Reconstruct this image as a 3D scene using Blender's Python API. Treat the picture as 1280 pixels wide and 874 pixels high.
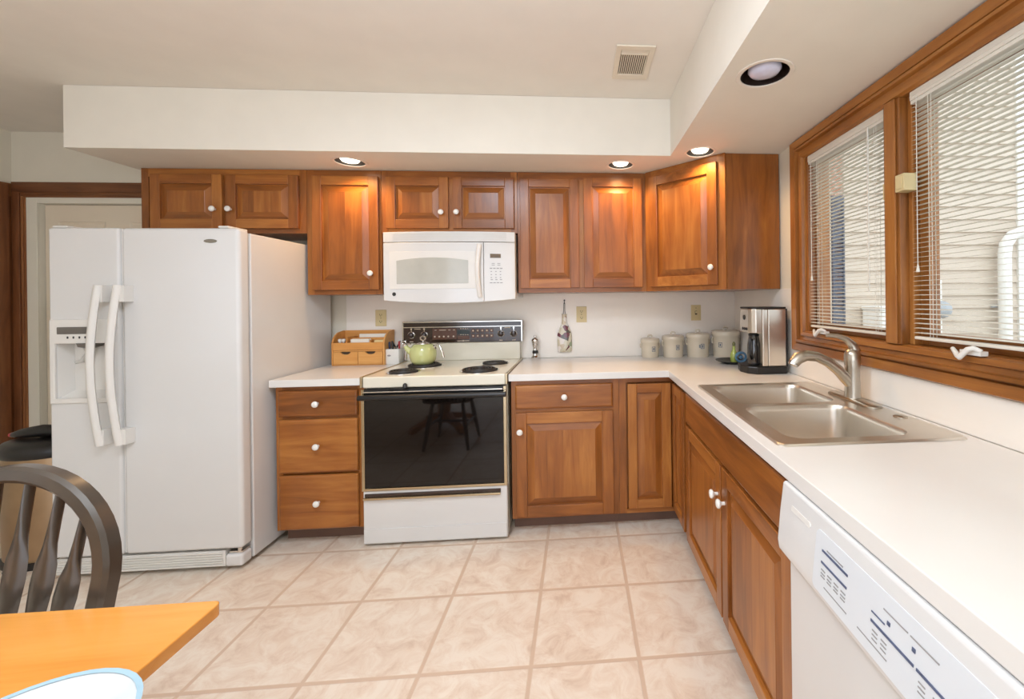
import bpy, bmesh, math, random
from mathutils import Vector, Matrix
random.seed(7)
for o in list(bpy.data.objects): bpy.data.objects.remove(o, do_unlink=True)
S = bpy.context.scene
COL = S.collection
PI = math.pi

# ---------------------------------------------------------------- camera
F, CX, CY = 515.065, 762.19, 374.61
yaw, pitch, roll = math.radians(4.2502), math.radians(-0.0461), math.radians(-0.687)
fw = Vector((math.sin(yaw)*math.cos(pitch), math.cos(yaw)*math.cos(pitch), math.sin(pitch)))
r0 = Vector((math.cos(yaw), -math.sin(yaw), 0)); u0 = r0.cross(fw)
rr = math.cos(roll)*r0 + math.sin(roll)*u0
uu = -math.sin(roll)*r0 + math.cos(roll)*u0
cam_data = bpy.data.cameras.new('camera'); cam = bpy.data.objects.new('camera', cam_data); COL.objects.link(cam)
M = Matrix((rr, uu, -fw)).transposed().to_4x4(); M.translation = Vector((-1.15627, -2.98677, 1.32856))
cam.matrix_world = M
cam_data.sensor_fit = 'HORIZONTAL'; cam_data.sensor_width = 36
cam_data.lens = F/1280*36
cam_data.shift_x = (640-CX)/1280; cam_data.shift_y = -(437-CY)/1280
cam_data.clip_start = 0.02
S.camera = cam

# ---------------------------------------------------------------- world, sun, fill lights, exposure
S.view_settings.view_transform = 'Standard'; S.view_settings.look = 'None'
S.view_settings.exposure = 0.12; S.view_settings.gamma = 1.0
S.view_settings.use_curve_mapping = False
world = bpy.data.worlds.new('sky'); S.world = world; world.use_nodes = True
wn = world.node_tree.nodes; bgn = wn['Background']
bgn.inputs[0].default_value = (0.88, 0.94, 1.03, 1); bgn.inputs[1].default_value = 2.15

def area_light(name, loc, rot, sx, sy, power, col):
    L = bpy.data.lights.new(name, 'AREA'); L.shape = 'RECTANGLE'; L.size = sx; L.size_y = sy
    L.energy = power; L.color = col
    o = bpy.data.objects.new(name, L); COL.objects.link(o); o.location = loc; o.rotation_euler = rot
    return o
# added fill lights, unseen: at the rear wall opening and on the left wall
LC = (0.82, 0.925, 1.09)
area_light('rear_fill', (-2.0, -5.38, 1.15), (PI/2, 0, 0), 3.0, 2.0, 10, LC)
area_light('left_fill', (-4.80, -3.6, 1.4), (0, -PI/2, 0), 1.3, 1.6, 4, LC)
# added fill light behind the camera, bounced up off the ceiling; no fixture
area_light('ceiling_bounce_fill', (-1.6, -3.3, 1.75), (PI, 0, 0), 0.9, 0.9, 56, LC)
# added overhead fill light just above the frame, brightening floor and counters
pl = bpy.data.lights.new('overhead_fill', 'AREA'); pl.shape = 'DISK'; pl.size = 0.5; pl.energy = 21; pl.color = LC
plo = bpy.data.objects.new('overhead_fill', pl); COL.objects.link(plo); plo.location = (-1.9, -2.1, 2.43)

# ---------------------------------------------------------------- materials
def lin(c):
    c = c/255.0
    return c/12.92 if c <= 0.04045 else ((c+0.055)/1.055)**2.4
def rgb(r, g, b): return (lin(r), lin(g), lin(b), 1)
MATS = {}
def mat(name, col, rough=0.5, metal=0.0, coat=0.0, spec=0.5, emit=None, estr=0.0, noise=0.04, nscale=6.0, bump=0.0, bscale=60.0, alpha=1.0):
    """plain surface with a slight procedural tone variation and optional bump"""
    if name in MATS: return MATS[name]
    m = bpy.data.materials.new(name); m.use_nodes = True
    nt = m.node_tree; p = nt.nodes['Principled BSDF']
    tc = nt.nodes.new('ShaderNodeTexCoord'); nz = nt.nodes.new('ShaderNodeTexNoise'); nz.inputs['Scale'].default_value = nscale
    nz.inputs['Detail'].default_value = 4
    nt.links.new(tc.outputs['Object'], nz.inputs['Vector'])
    rp = nt.nodes.new('ShaderNodeValToRGB')
    a = [max(0, c*(1-noise)) for c in col[:3]]; b = [min(1, c*(1+noise)) for c in col[:3]]
    rp.color_ramp.elements[0].position = 0.3; rp.color_ramp.elements[1].position = 0.7
    rp.color_ramp.elements[0].color = (*a, 1); rp.color_ramp.elements[1].color = (*b, 1)
    nt.links.new(nz.outputs['Fac'], rp.inputs['Fac']); nt.links.new(rp.outputs['Color'], p.inputs['Base Color'])
    p.inputs['Roughness'].default_value = rough; p.inputs['Metallic'].default_value = metal
    p.inputs['Coat Weight'].default_value = coat; p.inputs['Coat Roughness'].default_value = 0.08
    p.inputs['Specular IOR Level'].default_value = spec
    if emit:
        p.inputs['Emission Color'].default_value = emit; p.inputs['Emission Strength'].default_value = estr
    if bump:
        bz = nt.nodes.new('ShaderNodeTexNoise'); bz.inputs['Scale'].default_value = bscale; bz.inputs['Detail'].default_value = 3
        bp_ = nt.nodes.new('ShaderNodeBump'); bp_.inputs['Strength'].default_value = bump; bp_.inputs['Distance'].default_value = 0.004
        nt.links.new(tc.outputs['Object'], bz.inputs['Vector']); nt.links.new(bz.outputs['Fac'], bp_.inputs['Height'])
        nt.links.new(bp_.outputs['Normal'], p.inputs['Normal'])
    MATS[name] = m
    return m

def wood(name, dark, mid, light, axis='z', rough=0.3, coat=0.22, scale=1.0, var=0.22):
    """grain stretched along one axis; the face attribute seed shifts each board"""
    m = bpy.data.materials.new(name); m.use_nodes = True
    nt = m.node_tree; N = nt.nodes; L = nt.links; p = N['Principled BSDF']
    tc = N.new('ShaderNodeTexCoord'); at = N.new('ShaderNodeAttribute'); at.attribute_name = 'seed'
    comb = N.new('ShaderNodeCombineXYZ')
    ml = N.new('ShaderNodeMath'); ml.operation = 'MULTIPLY'; ml.inputs[1].default_value = 37.0
    L.new(at.outputs['Fac'], ml.inputs[0])
    for k in range(3): L.new(ml.outputs[0], comb.inputs[k])
    ad = N.new('ShaderNodeVectorMath'); ad.operation = 'ADD'
    L.new(tc.outputs['Object'], ad.inputs[0]); L.new(comb.outputs[0], ad.inputs[1])
    mp = N.new('ShaderNodeMapping'); s = [14*scale]*3; s['xyz'.index(axis)] = 1.3*scale; mp.inputs['Scale'].default_value = s
    L.new(ad.outputs[0], mp.inputs['Vector'])
    n1 = N.new('ShaderNodeTexNoise'); n1.inputs['Scale'].default_value = 1.6; n1.inputs['Detail'].default_value = 5; n1.inputs['Roughness'].default_value = 0.62; n1.inputs['Distortion'].default_value = 0.8
    L.new(mp.outputs[0], n1.inputs['Vector'])
    n2 = N.new('ShaderNodeTexNoise'); n2.inputs['Scale'].default_value = 3.2; n2.inputs['Detail'].default_value = 2
    L.new(ad.outputs[0], n2.inputs['Vector'])
    mx = N.new('ShaderNodeMath'); mx.operation = 'MULTIPLY_ADD'; mx.inputs[1].default_value = 0.65
    L.new(n1.outputs['Fac'], mx.inputs[0])
    m2 = N.new('ShaderNodeMath'); m2.operation = 'MULTIPLY'; m2.inputs[1].default_value = 0.35
    L.new(n2.outputs['Fac'], m2.inputs[0]); L.new(m2.outputs[0], mx.inputs[2])
    # per-board tone
    m3 = N.new('ShaderNodeMath'); m3.operation = 'MULTIPLY_ADD'; m3.inputs[1].default_value = var; m3.inputs[2].default_value = -var/2
    L.new(at.outputs['Fac'], m3.inputs[0])
    m4 = N.new('ShaderNodeMath'); m4.operation = 'ADD'; L.new(mx.outputs[0], m4.inputs[0]); L.new(m3.outputs[0], m4.inputs[1])
    rp = N.new('ShaderNodeValToRGB'); e = rp.color_ramp.elements
    e[0].position = 0.22; e[0].color = dark; e[1].position = 0.8; e[1].color = light
    mm = e.new(0.5); mm.color = mid
    L.new(m4.outputs[0], rp.inputs['Fac']); L.new(rp.outputs['Color'], p.inputs['Base Color'])
    p.inputs['Roughness'].default_value = rough; p.inputs['Coat Weight'].default_value = coat; p.inputs['Coat Roughness'].default_value = 0.2
    p.inputs['Specular IOR Level'].default_value = 0.4
    MATS[name] = m
    return m

CH_D, CH_M, CH_L = rgb(102, 56, 22), rgb(152, 90, 37), rgb(190, 126, 60)
WZ = wood('cherry_vertical', CH_D, CH_M, CH_L, 'z')
WX = wood('cherry_along_x', CH_D, CH_M, CH_L, 'x')
WY = wood('cherry_along_y', CH_D, CH_M, CH_L, 'y')
TR_D, TR_M, TR_L = rgb(100, 58, 22), rgb(156, 98, 44), rgb(192, 134, 70)
TZ = wood('oak_trim_vertical', TR_D, TR_M, TR_L, 'z', 0.35, 0.2)
TY = wood('oak_trim_along_y', TR_D, TR_M, TR_L, 'y', 0.35, 0.2)
DZ = wood('walnut_casing_vertical', rgb(84, 48, 26), rgb(128, 78, 44), rgb(160, 106, 62), 'z', 0.4, 0.2)
DX = wood('walnut_casing_along_x', rgb(76, 44, 24), rgb(116, 70, 40), rgb(146, 96, 58), 'x', 0.4, 0.2)
TABLE = wood('honey_table_top', rgb(178, 108, 38), rgb(206, 136, 56), rgb(222, 158, 80), 'x', 0.25, 0.5, 0.7)
BAMBOO = wood('bamboo', rgb(196, 130, 62), rgb(218, 154, 82), rgb(232, 176, 106), 'x', 0.45, 0.1)
WALL = mat('cream_wall_paint', rgb(226, 219, 202), 0.7, noise=0.02, bump=0.05, bscale=120)
CEIL = mat('ceiling_paint', rgb(232, 226, 215), 0.8, noise=0.02, bump=0.5, bscale=9)
SOFF = mat('soffit_paint', rgb(232, 226, 213), 0.75, noise=0.02, bump=0.04, bscale=100)
SPLASH = mat('backsplash_laminate', rgb(243, 236, 226), 0.3, noise=0.02)
COUNTER = mat('white_laminate', rgb(228, 225, 220), 0.22, noise=0.015)
WHITE = mat('white_enamel', rgb(218, 217, 215), 0.2, coat=0.3, noise=0.01)
WHITE2 = mat('white_plastic', rgb(226, 223, 217), 0.35, noise=0.015)
PANELW = mat('control_panel_white', rgb(216, 220, 224), 0.3, noise=0.01)
CREAM = mat('cream_enamel', rgb(226, 220, 202), 0.18, coat=0.3, noise=0.015)
PORC = mat('white_porcelain', rgb(240, 238, 232), 0.12, coat=0.5, noise=0.01)
DOORP = mat('door_paint_cream', rgb(226, 212, 190), 0.5, noise=0.015)
JAMB = mat('jamb_paint', rgb(226, 220, 204), 0.5, noise=0.015)
BLACK = mat('black_plastic', rgb(26, 25, 25), 0.35, noise=0.1)
DARKTOE = mat('toe_kick_brown', rgb(112, 84, 70), 0.6, noise=0.1)
COIL = mat('burner_coil', rgb(38, 35, 34), 0.5, noise=0.2)
BLKGLASS = mat('oven_glass', rgb(20, 16, 14), 0.04, coat=0.0, spec=0.45, noise=0.02)
CTRLBROWN = mat('control_glass_brown', rgb(46, 28, 22), 0.15, coat=0.5, noise=0.05)
CTRLMID = mat('control_brown_insert', rgb(96, 64, 50), 0.25, noise=0.08)
CHROME = mat('chrome', rgb(215, 212, 208), 0.14, 1.0, noise=0.02)
BRASSY = mat('champagne_trim', rgb(196, 180, 150), 0.25, 1.0, noise=0.03)
STEEL = mat('brushed_steel', rgb(218, 212, 202), 0.3, 1.0, noise=0.06, nscale=3)
NICKEL = mat('brushed_nickel', rgb(188, 180, 168), 0.28, 1.0, noise=0.03)
STEELD = mat('can_steel', rgb(176, 152, 124), 0.32, 1.0, noise=0.1)
GREEN = mat('sage_green_enamel', rgb(196, 200, 136), 0.12, coat=0.6, noise=0.03)
STONE = mat('stoneware', rgb(216, 204, 182), 0.25, coat=0.4, noise=0.04)
BLUEMARK = mat('blue_stamp', rgb(92, 104, 122), 0.5, noise=0.15)
IVORY = mat('ivory_plastic', rgb(216, 198, 150), 0.4, noise=0.02)
SLOT = mat('dark_slot', rgb(70, 56, 40), 0.6)
CHAIRB = mat('worn_black_paint', rgb(66, 58, 50), 0.3, coat=0.35, noise=0.25, nscale=9)
TRIMW = mat('lamp_trim_white', rgb(232, 224, 212), 0.5, noise=0.01)
BAFFLE = mat('lamp_baffle', rgb(38, 26, 20), 0.45, noise=0.1)
BULBON = mat('lit_bulb', (1, .95, .85, 1), 0.3, emit=(1.0, 0.88, 0.70, 1), estr=3.5, noise=0.0)
BULBOFF = mat('unlit_bulb', rgb(216, 218, 240), 0.1, coat=0.6, noise=0.06, nscale=30)
BLIND = mat('blind_slat_white', rgb(228, 224, 212), 0.45, noise=0.01)
VENTM = mat('vent_ivory', rgb(224, 214, 194), 0.5, noise=0.02)
GREYW = mat('microwave_window', rgb(186, 184, 174), 0.2, coat=0.5, noise=0.05, nscale=12)
INK = mat('printed_ink', rgb(150, 149, 148), 0.5)
INKBLUE = mat('printed_ink_blue', rgb(82, 92, 120), 0.5, noise=0.2, nscale=90)
AMBER = mat('amber_display', rgb(92, 66, 24), 0.2, coat=0.5, noise=0.35, nscale=60)
GREYD = mat('grey_display', rgb(104, 98, 92), 0.25, noise=0.1)
BADGE = mat('grey_badge', rgb(140, 134, 124), 0.25, 0.8)
DARKG = mat('dark_grey', rgb(52, 50, 50), 0.45, noise=0.1)
BLUEF = mat('blue_glass', rgb(92, 136, 168), 0.15, coat=0.5, noise=0.25, nscale=40)
LIME = mat('lime_glass', rgb(176, 190, 92), 0.12, coat=0.5, noise=0.2, nscale=30)
RED = mat('red_plastic', rgb(176, 58, 62), 0.35)
NAVY = mat('navy_plastic', rgb(48, 54, 82), 0.35)
PAPER = mat('paper', rgb(238, 232, 220), 0.7, noise=0.02)
PAPERY = mat('yellow_paper', rgb(236, 208, 150), 0.7, noise=0.02)
BOWLM = mat('pale_blue_porcelain', rgb(194, 198, 199), 0.15, coat=0.5, noise=0.05, nscale=25)
VINYL = mat('vinyl_siding', rgb(204, 189, 172), 0.6, noise=0.03, nscale=2)
EXTW = mat('exterior_white', rgb(234, 232, 226), 0.5, noise=0.02)
EXTG = mat('exterior_grey', rgb(170, 174, 178), 0.4, noise=0.04)
SHUT = mat('slate_shutter', rgb(84, 90, 104), 0.6, noise=0.05)
DECK = mat('deck_boards', rgb(150, 136, 118), 0.7, noise=0.12)

def glass_mat(name, tint, gloss=0.08):
    m = bpy.data.materials.new(name); m.use_nodes = True; nt = m.node_tree; N = nt.nodes; L = nt.links
    N.remove(N['Principled BSDF']); out = N['Material Output']
    t = N.new('ShaderNodeBsdfTransparent'); t.inputs[0].default_value = tint
    g = N.new('ShaderNodeBsdfGlossy'); g.inputs['Roughness'].default_value = 0.02
    lw = N.new('ShaderNodeLayerWeight'); pw = N.new('ShaderNodeMath'); pw.operation = 'POWER'; pw.inputs[1].default_value = 5; L.new(lw.outputs['Facing'], pw.inputs[0])
    fr = N.new('ShaderNodeMath'); fr.operation = 'MULTIPLY_ADD'; fr.inputs[1].default_value = 0.6; fr.inputs[2].default_value = 0.03; L.new(pw.outputs[0], fr.inputs[0])
    mx = N.new('ShaderNodeMixShader'); L.new(fr.outputs[0], mx.inputs[0]); L.new(t.outputs[0], mx.inputs[1]); L.new(g.outputs[0], mx.inputs[2])
    L.new(mx.outputs[0], out.inputs[0]); MATS[name] = m
    return m
GLASS = glass_mat('window_glass', (0.96, 0.98, 0.97, 1))
SMOKE = glass_mat('carafe_glass', (0.10, 0.10, 0.11, 1))

def tile_mat():
    m = bpy.data.materials.new('floor_tile'); m.use_nodes = True; nt = m.node_tree; N = nt.nodes; L = nt.links; p = N['Principled BSDF']
    T = 0.3953; gx, gy = -1.346, -1.081
    tc = N.new('ShaderNodeTexCoord'); sp = N.new('ShaderNodeSeparateXYZ'); L.new(tc.outputs['Object'], sp.inputs[0])
    def M_(op, a, b=None):
        n = N.new('ShaderNodeMath'); n.operation = op
        for i, q in enumerate((a, b)):
            if q is None: continue
            if isinstance(q, (int, float)): n.inputs[i].default_value = q
            else: L.new(q, n.inputs[i])
        return n.outputs[0]
    ux = M_('DIVIDE', M_('SUBTRACT', sp.outputs[0], gx), T); uy = M_('DIVIDE', M_('SUBTRACT', sp.outputs[1], gy), T)
    def edge(u):
        f = M_('FRACT', u); return M_('MINIMUM', f, M_('SUBTRACT', 1.0, f))
    d = M_('MINIMUM', edge(ux), edge(uy))
    grout = N.new('ShaderNodeMapRange'); grout.inputs[1].default_value = 0.014; grout.inputs[2].default_value = 0.024
    L.new(d, grout.inputs[0])
    cell = N.new('ShaderNodeCombineXYZ'); L.new(M_('FLOOR', ux), cell.inputs[0]); L.new(M_('FLOOR', uy), cell.inputs[1])
    wn_ = N.new('ShaderNodeTexWhiteNoise'); wn_.noise_dimensions = '3D'; L.new(cell.outputs[0], wn_.inputs['Vector'])
    sc = N.new('ShaderNodeVectorMath'); sc.operation = 'MULTIPLY_ADD'; L.new(wn_.outputs['Color'], sc.inputs[0]); sc.inputs[1].default_value = (9, 9, 9); L.new(tc.outputs['Object'], sc.inputs[2])
    n1 = N.new('ShaderNodeTexNoise'); n1.inputs['Scale'].default_value = 9; n1.inputs['Detail'].default_value = 9; n1.inputs['Roughness'].default_value = 0.7; n1.inputs['Distortion'].default_value = 0.9
    L.new(sc.outputs[0], n1.inputs['Vector'])
    rp = N.new('ShaderNodeValToRGB'); e = rp.color_ramp.elements
    e[0].position = 0.32; e[0].color = rgb(212, 190, 170); e[1].position = 0.6; e[1].color = rgb(235, 224, 209)
    q = e.new(0.46); q.color = rgb(226, 209, 191)
    L.new(n1.outputs['Fac'], rp.inputs['Fac'])
    mx = N.new('ShaderNodeMix'); mx.data_type = 'RGBA'; L.new(grout.outputs[0], mx.inputs[0]); mx.inputs[6].default_value = rgb(208, 184, 162); L.new(rp.outputs['Color'], mx.inputs[7])
    L.new(mx.outputs[2], p.inputs['Base Color'])
    ro = N.new('ShaderNodeMapRange'); ro.inputs[3].default_value = 0.75; ro.inputs[4].default_value = 0.36; L.new(grout.outputs[0], ro.inputs[0]); L.new(ro.outputs[0], p.inputs['Roughness'])
    hb = M_('ADD', grout.outputs[0], M_('MULTIPLY', n1.outputs['Fac'], 0.25))
    bm_ = N.new('ShaderNodeBump'); bm_.inputs['Strength'].default_value = 0.35; bm_.inputs['Distance'].default_value = 0.003; L.new(hb, bm_.inputs['Height']); L.new(bm_.outputs[0], p.inputs['Normal'])
    return m
TILE = tile_mat()

def mosaic_mat():
    m = bpy.data.materials.new('painted_flower_glass'); m.use_nodes = True; nt = m.node_tree; N = nt.nodes; L = nt.links; p = N['Principled BSDF']
    tc = N.new('ShaderNodeTexCoord'); v = N.new('ShaderNodeTexVoronoi'); v.inputs['Scale'].default_value = 34; L.new(tc.outputs['Object'], v.inputs['Vector'])
    sp = N.new('ShaderNodeSeparateColor'); L.new(v.outputs['Color'], sp.inputs[0])
    rp = N.new('ShaderNodeValToRGB'); rp.color_ramp.interpolation = 'CONSTANT'; e = rp.color_ramp.elements
    e[0].position = 0; e[0].color = rgb(206, 196, 170); e[1].position = 0.34; e[1].color = rgb(226, 216, 206)
    for ps, c in ((0.5, rgb(104, 44, 56)), (0.64, rgb(196, 178, 150)), (0.74, rgb(150, 158, 126)), (0.84, rgb(84, 74, 66)), (0.9, rgb(224, 218, 206))):
        q = e.new(ps); q.color = c
    L.new(sp.outputs[0], rp.inputs['Fac']); L.new(rp.outputs['Color'], p.inputs['Base Color']); p.inputs['Roughness'].default_value = 0.12
    p.inputs['Coat Weight'].default_value = 0.5
    return m
MOSAIC = mosaic_mat()

def brick_mat():
    m = bpy.data.materials.new('house_brick'); m.use_nodes = True; nt = m.node_tree; N = nt.nodes; L = nt.links; p = N['Principled BSDF']
    tc = N.new('ShaderNodeTexCoord'); mp = N.new('ShaderNodeMapping'); mp.inputs['Rotation'].default_value = (-PI/2, 0, 0); L.new(tc.outputs['Object'], mp.inputs[0])
    b = N.new('ShaderNodeTexBrick'); b.inputs['Scale'].default_value = 4.5; b.inputs['Color1'].default_value = rgb(190, 140, 112); b.inputs['Color2'].default_value = rgb(172, 120, 96); b.inputs['Mortar'].default_value = rgb(206, 196, 184)
    L.new(mp.outputs[0], b.inputs['Vector']); L.new(b.outputs['Color'], p.inputs['Base Color']); p.inputs['Roughness'].default_value = 0.8
    return m
BRICK = brick_mat()

# ---------------------------------------------------------------- mesh builder
ORG = {}          # world origin of every object
class MB:
    def __init__(self):
        self.bm = bmesh.new(); self.seed = self.bm.faces.layers.float.new('seed'); self.cur = random.random()
    def reseed(self): self.cur = random.random()
    def face(self, vs, mi=0):
        try: f = self.bm.faces.new(vs)
        except ValueError: return None
        f.material_index = mi; f[self.seed] = self.cur
        return f
    def verts(self, ps): return [self.bm.verts.new(p) for p in ps]
    def box(self, a0, a1, b0, b1, c0, c1, m=None, mi=0):
        self.reseed()
        P = [(a, b, c) for a in (a0, a1) for b in (b0, b1) for c in (c0, c1)]
        if m: P = [m(*p) for p in P]
        v = self.verts(P)
        for q in ((0, 1, 3, 2), (4, 6, 7, 5), (0, 4, 5, 1), (2, 3, 7, 6), (0, 2, 6, 4), (1, 5, 7, 3)):
            self.face([v[i] for i in q], mi)
        return self
    def prism(self, poly, d0, d1, m=None, mi=0):
        """poly of (u,v), extruded from d0 to d1; m maps (u,v,d) to the world"""
        self.reseed(); m = m or (lambda u, v, d: (u, v, d))
        a = self.verts([m(u, v, d0) for u, v in poly]); b = self.verts([m(u, v, d1) for u, v in poly])
        self.face(a[::-1], mi); self.face(b, mi); n = len(poly)
        for i in range(n): self.face([a[i], a[(i+1) % n], b[(i+1) % n], b[i]], mi)
        return self
    def loops(self, rings, cap0=True, cap1=True, mi=0, closed=True):
        """skin successive rings of points"""
        self.reseed(); R = [self.verts(r) for r in rings]; n = len(rings[0])
        for a, b in zip(R, R[1:]):
            for i in range(n if closed else n-1): self.face([a[i], a[(i+1) % n], b[(i+1) % n], b[i]], mi)
        if cap0: self.face(R[0][::-1], mi)
        if cap1: self.face(R[-1], mi)
        return self
    def lathe(self, prof, org, axis=(0, 0, 1), n=24, mi=0, cap0=True, cap1=True):
        ax = Vector(axis).normalized(); t = Vector((1, 0, 0)) if abs(ax.x) < 0.9 else Vector((0, 1, 0))
        e1 = ax.cross(t).normalized(); e2 = ax.cross(e1); o = Vector(org)
        rings = [[o + ax*h + (e1*math.cos(2*PI*i/n) + e2*math.sin(2*PI*i/n))*max(r, 1e-4) for i in range(n)] for r, h in prof]
        return self.loops(rings, cap0, cap1, mi)
    def tube(self, pts, r, n=10, mi=0, cap=True):
        P = [Vector(p) for p in pts]; R = r if isinstance(r, (list, tuple)) else [r]*len(P)
        rings = []; prev = None
        for i, p in enumerate(P):
            t = (P[min(i+1, len(P)-1)] - P[max(i-1, 0)]).normalized()
            if prev is None:
                a = Vector((0, 0, 1)) if abs(t.z) < 0.9 else Vector((1, 0, 0)); e1 = t.cross(a).normalized()
            else: e1 = (prev - t*prev.dot(t)).normalized()
            prev = e1; e2 = t.cross(e1)
            rings.append([p + (e1*math.cos(2*PI*k/n) + e2*math.sin(2*PI*k/n))*R[i] for k in range(n)])
        return self.loops(rings, cap, cap, mi)
    def sweep(self, pts, prof, nrm, sc=None, mi=0):
        """sweep a 2D profile (in-plane a, out-of-plane b) along a path lying in a plane with normal nrm"""
        P = [Vector(p) for p in pts]; nr = Vector(nrm).normalized(); rings = []
        for i, p in enumerate(P):
            t = (P[min(i+1, len(P)-1)] - P[max(i-1, 0)]).normalized(); b = t.cross(nr).normalized()
            sa, sb = sc[i] if sc else (1, 1)
            rings.append([p + b*a*sa + nr*c*sb for a, c in prof])
        return self.loops(rings, True, True, mi)
    def fill(self, loops, m, mi=0, flip=False):
        """planar polygon with holes"""
        self.reseed(); es = []
        before = set(self.bm.faces)
        for lp in loops:
            v = self.verts([m(*p) for p in lp])
            for i in range(len(v)): es.append(self.bm.edges.new((v[i], v[(i+1) % len(v)])))
        bmesh.ops.triangle_fill(self.bm, use_beauty=True, use_dissolve=False, edges=es)
        for f in self.bm.faces:
            if f not in before: f.material_index = mi; f[self.seed] = self.cur
        return self
    def grid(self, us, vs, full, d0, d1, m=None, mi=0):
        """slab on a grid, cells chosen by full(i,j), shared vertices so that no inner seams show"""
        self.reseed(); m = m or (lambda u, v, d: (u, v, d)); V = {}
        def gv(i, j, k):
            if (i, j, k) not in V: V[(i, j, k)] = self.bm.verts.new(m(us[i], vs[j], (d0, d1)[k]))
            return V[(i, j, k)]
        nu, nv = len(us)-1, len(vs)-1
        F_ = lambda i, j: 0 <= i < nu and 0 <= j < nv and full(i, j)
        for i in range(nu):
            for j in range(nv):
                if not F_(i, j): continue
                for k in (0, 1):
                    q = [gv(i, j, k), gv(i+1, j, k), gv(i+1, j+1, k), gv(i, j+1, k)]; self.face(q if k else q[::-1], mi)
                for di, dj, a, b in ((-1, 0, (i, j), (i, j+1)), (1, 0, (i+1, j), (i+1, j+1)), (0, -1, (i, j), (i+1, j)), (0, 1, (i, j+1), (i+1, j+1))):
                    if not F_(i+di, j+dj): self.face([gv(*a, 0), gv(*b, 0), gv(*b, 1), gv(*a, 1)], mi)
        return self

def obj(name, mb, mats, parent=None, bevel=0.0, segs=2, smooth=False, ang=40, clean=True):
    """link the collected shapes as ONE mesh object; world coordinates are made relative to the thing's base"""
    bm = mb.bm
    if clean: bmesh.ops.recalc_face_normals(bm, faces=bm.faces)
    if bevel:
        ed = [e for e in bm.edges if len(e.link_faces) == 2 and e.calc_face_angle(0) > math.radians(30)]
        bmesh.ops.bevel(bm, geom=ed, offset=bevel, offset_type='OFFSET', segments=segs, profile=0.5, affect='EDGES', clamp_overlap=True)
    org = ORG[parent.name] if parent else None
    if org is None:
        c = [v.co for v in bm.verts]
        org = Vector(((min(p.x for p in c)+max(p.x for p in c))/2, (min(p.y for p in c)+max(p.y for p in c))/2, min(p.z for p in c)))
        if not mb.__dict__.get('recentre', True): org = Vector((0, 0, 0))
    bmesh.ops.translate(bm, verts=bm.verts, vec=-org)
    me = bpy.data.meshes.new(name); bm.to_mesh(me); bm.free()
    for m_ in (mats if isinstance(mats, (list, tuple)) else [mats]): me.materials.append(m_)
    if smooth:
        me.polygons.foreach_set('use_smooth', [True]*len(me.polygons)); me.set_sharp_from_angle(angle=math.radians(ang))
    o = bpy.data.objects.new(name, me); COL.objects.link(o)
    if smooth and bevel: o.modifiers.new('normals', 'WEIGHTED_NORMAL').keep_sharp = True
    ORG[o.name] = org
    if parent: o.parent = parent
    else: o.location = org
    return o
def tag(o, label, cat, group=None):
    o['label'] = label; o['category'] = cat
    if group: o['group'] = group
    return o
def thing(name, loc, label, cat, group=None):
    o = bpy.data.objects.new(name, None); COL.objects.link(o); o.empty_display_size = 0.05
    o.location = loc; ORG[o.name] = Vector(loc)
    return tag(o, label, cat, group)
def struct(name, mb, m, parent=None, keep0=False, **k):
    if keep0: mb.recentre = False
    o = obj(name, mb, m, parent, **k)
    if not parent: o['kind'] = 'structure'
    return o
def sroot(name, loc):
    o = bpy.data.objects.new(name, None); COL.objects.link(o); o.location = loc; ORG[o.name] = Vector(loc); o['kind'] = 'structure'
    return o
def circ(cx, cy, r, n=28, ry=None): return [(cx+r*math.cos(2*PI*i/n), cy+(ry or r)*math.sin(2*PI*i/n)) for i in range(n)]
def rrect(x0, x1, y0, y1, r, n=6):
    out = []
    for cx, cy, a in ((x1-r, y1-r, 0), (x0+r, y1-r, PI/2), (x0+r, y0+r, PI), (x1-r, y0+r, 1.5*PI)):
        for i in range(n+1): t = a + PI/2*i/n; out.append((cx+r*math.cos(t), cy+r*math.sin(t)))
    return out
# face maps: (u to the right, v up, d outwards)
def back(x0=0, z0=0, yf=0): return lambda u, v, d: (x0+u, yf-d, z0+v)
def side(y0=0, z0=0, xf=0): return lambda u, v, d: (xf-d, y0-u, z0+v)          # faces -x, u runs towards the camera
def diagm(x0, y0, z0):
    s = math.sqrt(.5); return lambda u, v, d: (x0+(u-d)*s, y0-(u+d)*s, z0+v)

# ================================================================ ROOM SHELL
XL, YR, ZC, ZS = -4.86, -5.5, 2.476, 2.15
struct('floor', MB().box(XL-.15, 0.15, YR-.15, 0.15, -0.1, 0), TILE, keep0=True)
struct('ceiling', MB().box(XL-.15, 0.15, YR-.15, 0.15, ZC, ZC+.1), CEIL, keep0=True)
# back wall, with the doorway at its left end (x -4.70 .. -3.80)
struct('wall_back', MB().grid([XL-.15, -4.722, -3.775, 0.15], [0, 2.032, ZC], lambda i, j: not (i == 1 and j == 0), 0, -.15, m=back()), WALL, keep0=True)
struct('wall_left', MB().box(XL-.15, XL, YR, 0, 0, ZC), WALL, keep0=True)
WY0, WY1, WZ0, WZ1 = -0.962, -2.176, 1.155, 2.038     # window opening
struct('wall_right', MB().grid([0, -(WY0+.021), -(WY1-.021), -YR], [0, WZ0-.021, WZ1+.021, ZC], lambda i, j: not (i == 1 and j == 1), 0, -.15, m=side()), WALL, keep0=True)
struct('wall_rear', MB().grid([XL, -3.5, -0.5, 0], [0, 2.15, ZC], lambda i, j: not (i == 1 and j == 0), 0, .15, m=back(0, 0, YR)), WALL, keep0=True)
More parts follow.
